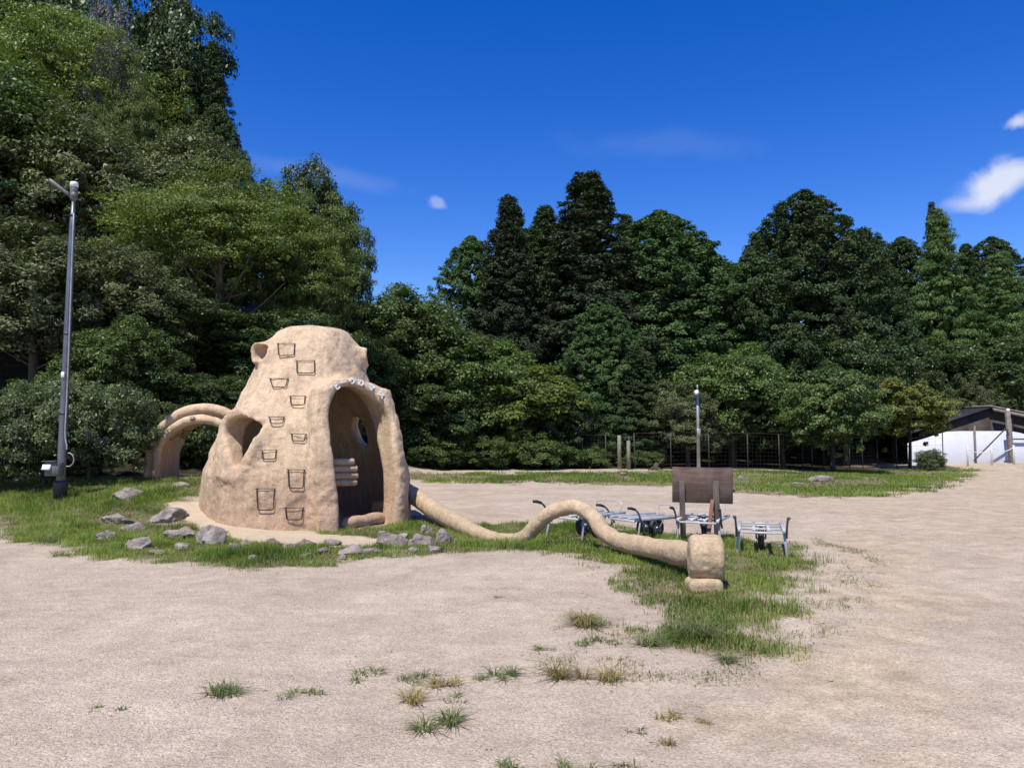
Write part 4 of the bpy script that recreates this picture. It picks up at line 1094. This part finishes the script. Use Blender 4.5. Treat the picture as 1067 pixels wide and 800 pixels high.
T('broadA', 'broadleaf_tree', 400, 300, 40.0, 60, 'far green tree showing above the wide one right of the hut')
T('domeB', 'conifer_tree', 845, 222, 49.0, 92, 'far dark conifer standing right behind the huge round-topped one')
T('domeA', 'conifer_tree', 700, 240, 50.0, 92, 'far green conifer standing right behind the wide dome shaped one')
T('domeB', 'conifer_tree', 905, 240, 52.0, 62, 'far dark conifer on the skyline right of the huge round-topped one')
# right
T('mapleD', 'maple_tree', 866, 388, 30.3, 54, 'wide low maple with dark trunk standing before the fence', group='maples by the shed')
T('maple', 'maple_tree', 946, 400, 33.0, 46, 'yellow-green maple with reddish top between the fence and the shed', group='maples by the shed')
T('bamboo', 'feathery_tree', 985, 218, 43.0, 50, 'tall feathery light green tree above the shed')
T('coneA', 'conifer_tree', 978, 211, 46.0, 22, 'dark spire just peeping out behind the feathery tree')
T('bamboo', 'feathery_tree', 1048, 262, 42.0, 55, 'feathery light green tree at the right edge')
T('domeB', 'conifer_tree', 945, 248, 47.0, 60, 'dark far conifer between the huge one and the feathery tree')
T('domeB', 'conifer_tree', 1040, 248, 50.0, 62, 'dark far conifer at the right edge behind the feathery trees')
T('coneB', 'conifer_tree', 1012, 255, 46.0, 40, 'dark conifer between the two feathery trees')
T('broadB', 'broadleaf_tree', 1000, 345, 41.0, 70, 'dark leafy tree in shade above the shed roof')
T('broadB', 'broadleaf_tree', 930, 350, 38.5, 55, 'dark leafy tree behind the yellow-green maple')
T('broadB', 'broadleaf_tree', 1070, 335, 40.5, 50, 'dark leafy tree cut by the right edge behind the shed')
T('broadC', 'broadleaf_tree', 1012, 383, 38.6, 32, 'small grey-green tree above the left roof edge of the shed')
T('bigleaf', 'broadleaf_tree', 1052, 398, 42.0, 30, 'small fresh green tree above the grey shed roof')
T('broadB', 'broadleaf_tree', 880, 340, 37.0, 55, 'dark leafy tree in the shade behind the wide maple')
# small shrubs
T('bush2', 'leafy_shrub', 612, 462, 32.3, 26, 'low dark shrub beside the pale posts', cat='shrub', group='shrubs along the fence')
T('bush2', 'leafy_shrub', 668, 470, 32.6, 24, 'low shrub behind the fence right of the pale posts', cat='shrub', group='shrubs along the fence')
T('bush', 'leafy_shrub', 968, 468, 31.5, 16, 'thin twiggy shrub in front of the blue-white wall', cat='shrub', group='shrubs along the fence')
T('bush2', 'leafy_shrub', 500, 455, 31.5, 40, 'low shrub at the back of the far grass, centre left', cat='shrub', group='shrubs along the fence')
T('bush2', 'leafy_shrub', 560, 452, 31.8, 44, 'low shrub at the back of the far grass, under the rounded tree', cat='shrub', group='shrubs along the fence')
T('bush2', 'leafy_shrub', 450, 455, 31.0, 40, 'low shrub just right of the hut at the back', cat='shrub', group='shrubs along the fence')
# stump with roots
xs_, ys_ = wx(682, 31.0), 31.0; z_ = float(h(xs_, ys_))
st = MB(); st.tube([[0, 0, -.1], [0, 0, .1], [.05, 0, .35], [.1, 0, .5]], [.26, .17, .13, .09], 9)
for a_ in (0, 1.3, 2.4, 3.6, 5): st.tube([[0, 0, .25], [.25*math.cos(a_), .25*math.sin(a_), .12], [.5*math.cos(a_), .5*math.sin(a_), 0]], [.08, .06, .02], 6)
st.tube([[.05, 0, .3], [.35, .1, .55], [.55, .1, .85]], [.07, .05, .02], 6)
o = st.build('tree_stump', M['bark'], None, True); o.scale = (.7, .7, .6); o.location = (xs_, ys_, z_); tag(o, 'pale broken tree stump with roots at the left end of the far mound', 'stump')

# ------------------------------------------------------------------ grass, weeds, pebbles
def blades(rs, x, y, hgt, wid, lean=.5, bend=.5):
    n = len(x); z = h(x, y); a = rs.rand(n)*2*math.pi; ln = rs.rand(n)*lean
    dx_, dy_ = np.cos(a), np.sin(a); w = wid*.5
    px_, py_ = -dy_*w, dx_*w
    b = np.stack([x, y, z-.004], -1)
    m = b+np.stack([dx_*hgt*ln*.35, dy_*hgt*ln*.35, hgt*.6], -1)
    t = b+np.stack([dx_*hgt*ln*(.8+bend), dy_*hgt*ln*(.8+bend), hgt*(1-.4*ln)], -1)
    s = np.stack([px_, py_, 0*px_], -1)
    v = np.stack([b-s, b+s, m+s*.7, m-s*.7, t], 1).reshape(-1, 3)
    k = np.arange(n)[:, None]*5
    return v, k+np.array([[0, 1, 2, 3]]), k+np.array([[3, 2, 4]])
def scatter(rs, poly, dens, key):
    lo = poly.min(0); hi = poly.max(0); n = int((hi-lo).prod()*dens); x = rs.uniform(lo[0], hi[0], n); y = rs.uniform(lo[1], hi[1], n)
    k = sdist(poly, x, y) > -.35; return x[k], y[k]
rs = RS(5)
PL = P_LEFT.copy(); PL[:, 0] = np.clip(PL[:, 0], -11.5, 99)
x, y = scatter(rs, PL, 5200, 0)
g_, t_, s_, d_, w_ = masks(x, y)
dens = .45+.55*sstep(.5+vnoise(x*2.2, y*2.2)*1.2)
qh = np.hypot(x-HC[0], (y-HC[1]))
keep = (rs.rand(len(x)) < g_*dens*(1-s_)*(1-.6*d_*sstep(.4+vnoise(x*2.4+4, y*2.4)*1.5))) & (w_ < .5) & (qh > 1.95)
far_k = np.clip(11/np.maximum(y, 5), .35, 1); keep &= rs.rand(len(x)) < far_k
x, y = x[keep], y[keep]
hg = (.028+.05*rs.rand(len(x))**1.6)*(.6+.8*sstep(.5+vnoise(x*4, y*4)*1.2))*(1+.7*sstep(vnoise(x*1.3+8, y*1.3)*1.3))*(1+.9*(x < -2.5)*sstep(vnoise(x*.9, y*.9)))
v, f4, f3 = blades(rs, x, y, hg, .0065/np.sqrt(far_k[keep]), .9)
tt = np.clip(.5+.55*vnoise(x*1.3, y*1.3)+.35*vnoise(x*5, y*5)+.6*(rs.rand(len(x))-.5), 0, 1)
me = mesh_np('grass', v, [f4, f3], M['grass'], False, {'tint': ('FACE', np.concatenate([tt, tt]))})
tag(link('grass', me), 'short green lawn grass on the mound and around the clay tube', 'grass', kind='stuff')
x, y = scatter(rs, P_FAR, 620, 0); g_, t_, s_, d_, w_ = masks(x, y)
keep = rs.rand(len(x)) < g_*(.12+.88*sstep(.45+vnoise(x*.8, y*.8)*1.1+.5*vnoise(x*2.6, y*2.6))); x, y = x[keep], y[keep]
v, f4, f3 = blades(rs, x, y, .05+.07*rs.rand(len(x)), .018, .9)
tt = np.clip(.55+.45*vnoise(x*.5, y*.5)+.3*(rs.rand(len(x))-.5), 0, 1)
me = mesh_np('grass', v, [f4, f3], M['grass'], False, {'tint': ('FACE', np.concatenate([tt, tt]))})
tag(link('grass', me), 'strip of grass along the far side of the gravel road', 'grass', kind='stuff')
x, y = scatter(rs, P_DRY, 1500, 0); g_, t_, s_, d_, w_ = masks(x, y)
cl = sstep((vnoise(x*2.6, y*2.6+4)+.05)*2.2); keep = rs.rand(len(x)) < cl*sstep((sdist(P_DRY, x, y)+.1)/.5)*.8; x, y = x[keep], y[keep]
v, f4, f3 = blades(rs, x, y, .02+.035*rs.rand(len(x)), .006, 1.3, 1.0)
tt = rs.rand(len(x)); me = mesh_np('dry_grass', v, [f4, f3], M['drygrass'], False, {'tint': ('FACE', np.concatenate([tt, tt]))})
tag(link('dry_grass', me), 'straw coloured dry grass at the worn rim of the lawn', 'dry grass', kind='stuff')
x, y = scatter(rs, P_DRY, 2400, 0)
cl = sstep((vnoise(x*3.1+9, y*3.1)-.12)*3)*sstep((sdist(P_DRY, x, y)+.25)/.5); keep = rs.rand(len(x)) < cl*.75; x, y = x[keep], y[keep]
v, f4, f3 = blades(rs, x, y, .012+.035*rs.rand(len(x)), .005, 1.5, 1.2)
tt = rs.rand(len(x)); me = mesh_np('ground_cover', v, [f4, f3], M['weed'], False, {'tint': ('FACE', np.concatenate([tt, tt]))})
tag(link('ground_cover', me), 'low thin green weeds creeping out of the lawn over the gravel', 'ground cover', kind='stuff')
# dried grass inside the lawn
x, y = scatter(rs, PL, 520, 0); g_, t_, s_, d_, w_ = masks(x, y); keep = (rs.rand(len(x)) < g_*(1-s_)) & (w_ < .5) & (np.hypot(x-HC[0], y-HC[1]) > 2); x, y = x[keep], y[keep]
v, f4, f3 = blades(rs, x, y, .03+.05*rs.rand(len(x)), .006, 1.1, .8)
tt = rs.rand(len(x)); me = mesh_np('dry_grass', v, [f4, f3], M['drygrass'], False, {'tint': ('FACE', np.concatenate([tt, tt]))})
tag(link('dry_grass', me), 'scattered dry stalks between the green grass of the lawn', 'dry grass', kind='stuff')
# pebbles
n = 60000; u = rs.rand(n); yy = 3.2*(19/3.2)**(u**.9); xx = (rs.rand(n)-.5)*1.42*yy
g_, t_, s_, d_, w_ = masks(xx, yy); k = rs.rand(n) > g_*.9; xx, yy = xx[k], yy[k]; n = len(xx)
sz_ = .0022+.0045*rs.rand(n)**3.2+.007*(rs.rand(n) < .02)*rs.rand(n)
oc = np.array([[1, 0, 0], [0, 1, 0], [-1, 0, 0], [0, -1, 0], [0, 0, .8], [0, 0, -.5]])
ofc = np.array([[0, 1, 4], [1, 2, 4], [2, 3, 4], [3, 0, 4], [1, 0, 5], [2, 1, 5], [3, 2, 5], [0, 3, 5]])
a = rs.rand(n)*6.28; sc = sz_[:, None, None]*(1+.5*(rs.rand(n, 6, 1)-.5)); V = oc[None]*sc
ca, sa = np.cos(a)[:, None], np.sin(a)[:, None]
V = np.stack([V[..., 0]*ca-V[..., 1]*sa, (V[..., 0]*sa+V[..., 1]*ca)*.8, V[..., 2]], -1)+np.stack([xx, yy, h(xx, yy)+sz_*.15], -1)[:, None]
me = mesh_np('pebbles', V.reshape(-1, 3), (np.arange(n)[:, None, None]*6+ofc[None]).reshape(-1, 3), M['pebble'], True)
tag(link('pebbles', me), 'loose grit and small pebbles over the gravel yard', 'gravel', kind='stuff')
# litter: dry bits, twigs and crumbs of soil near the lawn and weeds
n = 9000; xx = rs.uniform(-9, 7, n); yy = rs.uniform(3.6, 14, n)
ed = sdist(P_LEFT, xx, yy); dr = sdist(P_DRY, xx, yy)
k = rs.rand(n) < (.05+.85*np.exp(-(ed/.35)**2)+.9*sstep((dr+.3)/.5)); xx, yy = xx[k], yy[k]; n = len(xx)
a = rs.rand(n)*6.28; ll = .008+.028*rs.rand(n)**2.5; ww = .0018+.004*rs.rand(n); zz = h(xx, yy)+.003
d = np.stack([np.cos(a), np.sin(a), rs.randn(n)*.15], -1)*ll[:, None]; sdv = np.stack([-np.sin(a), np.cos(a), rs.randn(n)*.3], -1)*ww[:, None]; b = np.stack([xx, yy, zz], -1)
V = np.stack([b-d, b+sdv, b+d*rs.uniform(.6, 1.1, (n, 1)), b-sdv], 1).reshape(-1, 3)
me = mesh_np('litter', V, np.arange(n*4).reshape(-1, 4), M['litter'], False, {'tint': ('FACE', rs.rand(n))})
tag(link('litter', me), 'dry leaf bits and crumbs of soil scattered at the lawn edge', 'litter', kind='stuff')
# weed tufts, each its own plant
def weed(px, py, w, hgt, n_, label, mat='weed', seed=0, spread=1.0):
    hgt *= .8; w *= 1.15
    g0 = ghit(px, py); m_ = g0[1]/F; rs = RS(300+seed); R_ = w*m_/2
    k = int(n_*.55); a = rs.rand(k)*6.28; r = rs.rand(k)**.6*R_*.22; nc_ = rs.randint(3, 7); cc_ = rs.randn(nc_, 2)*R_*.42; ci = rs.randint(0, nc_, k)
    x = r*np.cos(a)+cc_[ci, 0]; y = r*np.sin(a)+cc_[ci, 1]*.8
    zl = h(g0[0]+x, g0[1]+y)-g0[2]
    H_ = hgt*m_*rs.uniform(.3, 1.15, k); ln = rs.uniform(.3, 1.5, k)*spread
    a2 = a+rs.randn(k)*.6; wd = .0016+.0018*rs.rand(k)
    b = np.stack([x, y, zl-.004], -1); d = np.stack([np.cos(a2), np.sin(a2), 0*a2], -1); s = np.stack([-np.sin(a2), np.cos(a2), 0*a2], -1)*wd[:, None]
    up = np.array([0, 0, 1.]); Lh = (H_*ln)[:, None]
    m = b+d*Lh*.45+up*(H_*.6)[:, None]; t = b+d*Lh*1.5+up*(H_*(1-.55*np.clip(ln, 0, 1)))[:, None]
    v = np.stack([b-s, b+s, m+s, m-s, t], 1).reshape(-1, 3); kk = np.arange(k)[:, None]*5
    me_ = mesh_np('weed_tuft', v, [kk+np.array([[0, 1, 2, 3]]), kk+np.array([[3, 2, 4]])], M[mat], False, {'tint': ('FACE', np.tile(rs.rand(k), 2))})
    o = link('weed_tuft', me_, None, tuple(g0)); return tag(o, label, 'weed', 'weeds scattered on the gravel')
WD = [(229, 722, 62, 16, 420, 'flat green weed tuft leftmost on the foreground gravel'), (316, 719, 48, 10, 210, 'thin flat green tuft right of the leftmost foreground weed'),
 (379, 702, 44, 12, 200, 'sparse green tuft first of the cluster in the lower middle'), (426, 706, 46, 12, 200, 'sparse green tuft behind the brown one in the lower middle cluster'),
 (432, 729, 30, 20, 260, 'upright brownish tuft in the lower middle cluster'), (463, 713, 28, 16, 220, 'upright grey-green tuft right of the brownish one'),
 (472, 728, 26, 8, 100, 'little flat tuft under the upright grey-green one'), (475, 761, 66, 22, 420, 'large sprawling green weed lowest in the middle foreground'),
 (503, 706, 22, 9, 130, 'small yellowish tuft beside the dark pair of the middle'), (525, 705, 26, 18, 240, 'upright green tuft right of the yellowish one'),
 (563, 676, 24, 8, 130, 'dark low tuft left of the bright moss patch'), (617, 650, 40, 18, 420, 'dark bushy tuft by itself on the gravel below the arch'),
 (589, 706, 34, 24, 420, 'tall brown-green tuft at the left end of the dry grass'), (609, 651, 32, 26, 360, 'pale tall stalks beside the dark bushy tuft'),
 (660, 655, 30, 10, 160, 'low dark tuft under the tip of the lawn'), (684, 672, 40, 20, 330, 'grey-green tuft in the middle of the worn rim'),
 (722, 664, 44, 32, 700, 'tall bushy tuft below the support stone'), (636, 706, 26, 20, 300, 'yellow-green tuft on the dry rim, lowest'),
 (700, 745, 34, 10, 150, 'flat grey-brown tuft alone in the lower right middle'), (732, 750, 20, 8, 90, 'tiny dry tuft right of the flat grey-brown one'),
 (662, 760, 18, 6, 80, 'tiny dark weed on the bare gravel, lower middle'), (697, 775, 16, 11, 80, 'tiny brown tuft below the flat grey-brown one'),
 (595, 800, 34, 14, 160, 'tuft cut by the bottom edge, right of centre'), (524, 800, 26, 14, 140, 'tuft cut by the bottom edge, centre'),
 (652, 800, 20, 10, 90, 'smallest tuft cut by the bottom edge'), (101, 739, 14, 6, 60, 'tiny weed left on the foreground gravel'), (126, 740, 12, 5, 60, 'tiny dark weed beside the tiny left one'),
 (62, 580, 30, 12, 200, 'low dark weed below the lawn edge at left'), (52, 566, 22, 18, 260, 'upright seedy tuft on the lawn edge near the lamp pole'),
 (760, 690, 30, 14, 170, 'yellowish low tuft at the lower rim of the lawn'), (520, 622, 16, 4, 60, 'tiny flat weed on the open gravel in the middle'), (610, 668, 60, 6, 520, 'low bright green mat in the gravel below the arch')]
for k, (px, py, w, hg_, n_, lab) in enumerate(WD):
    weed(px, py, w, hg_, n_, lab, 'drygrass' if ('brownish' in lab or 'dry' in lab or 'brown t' in lab or 'pale tall' in lab) else 'weed', k, 1.1)
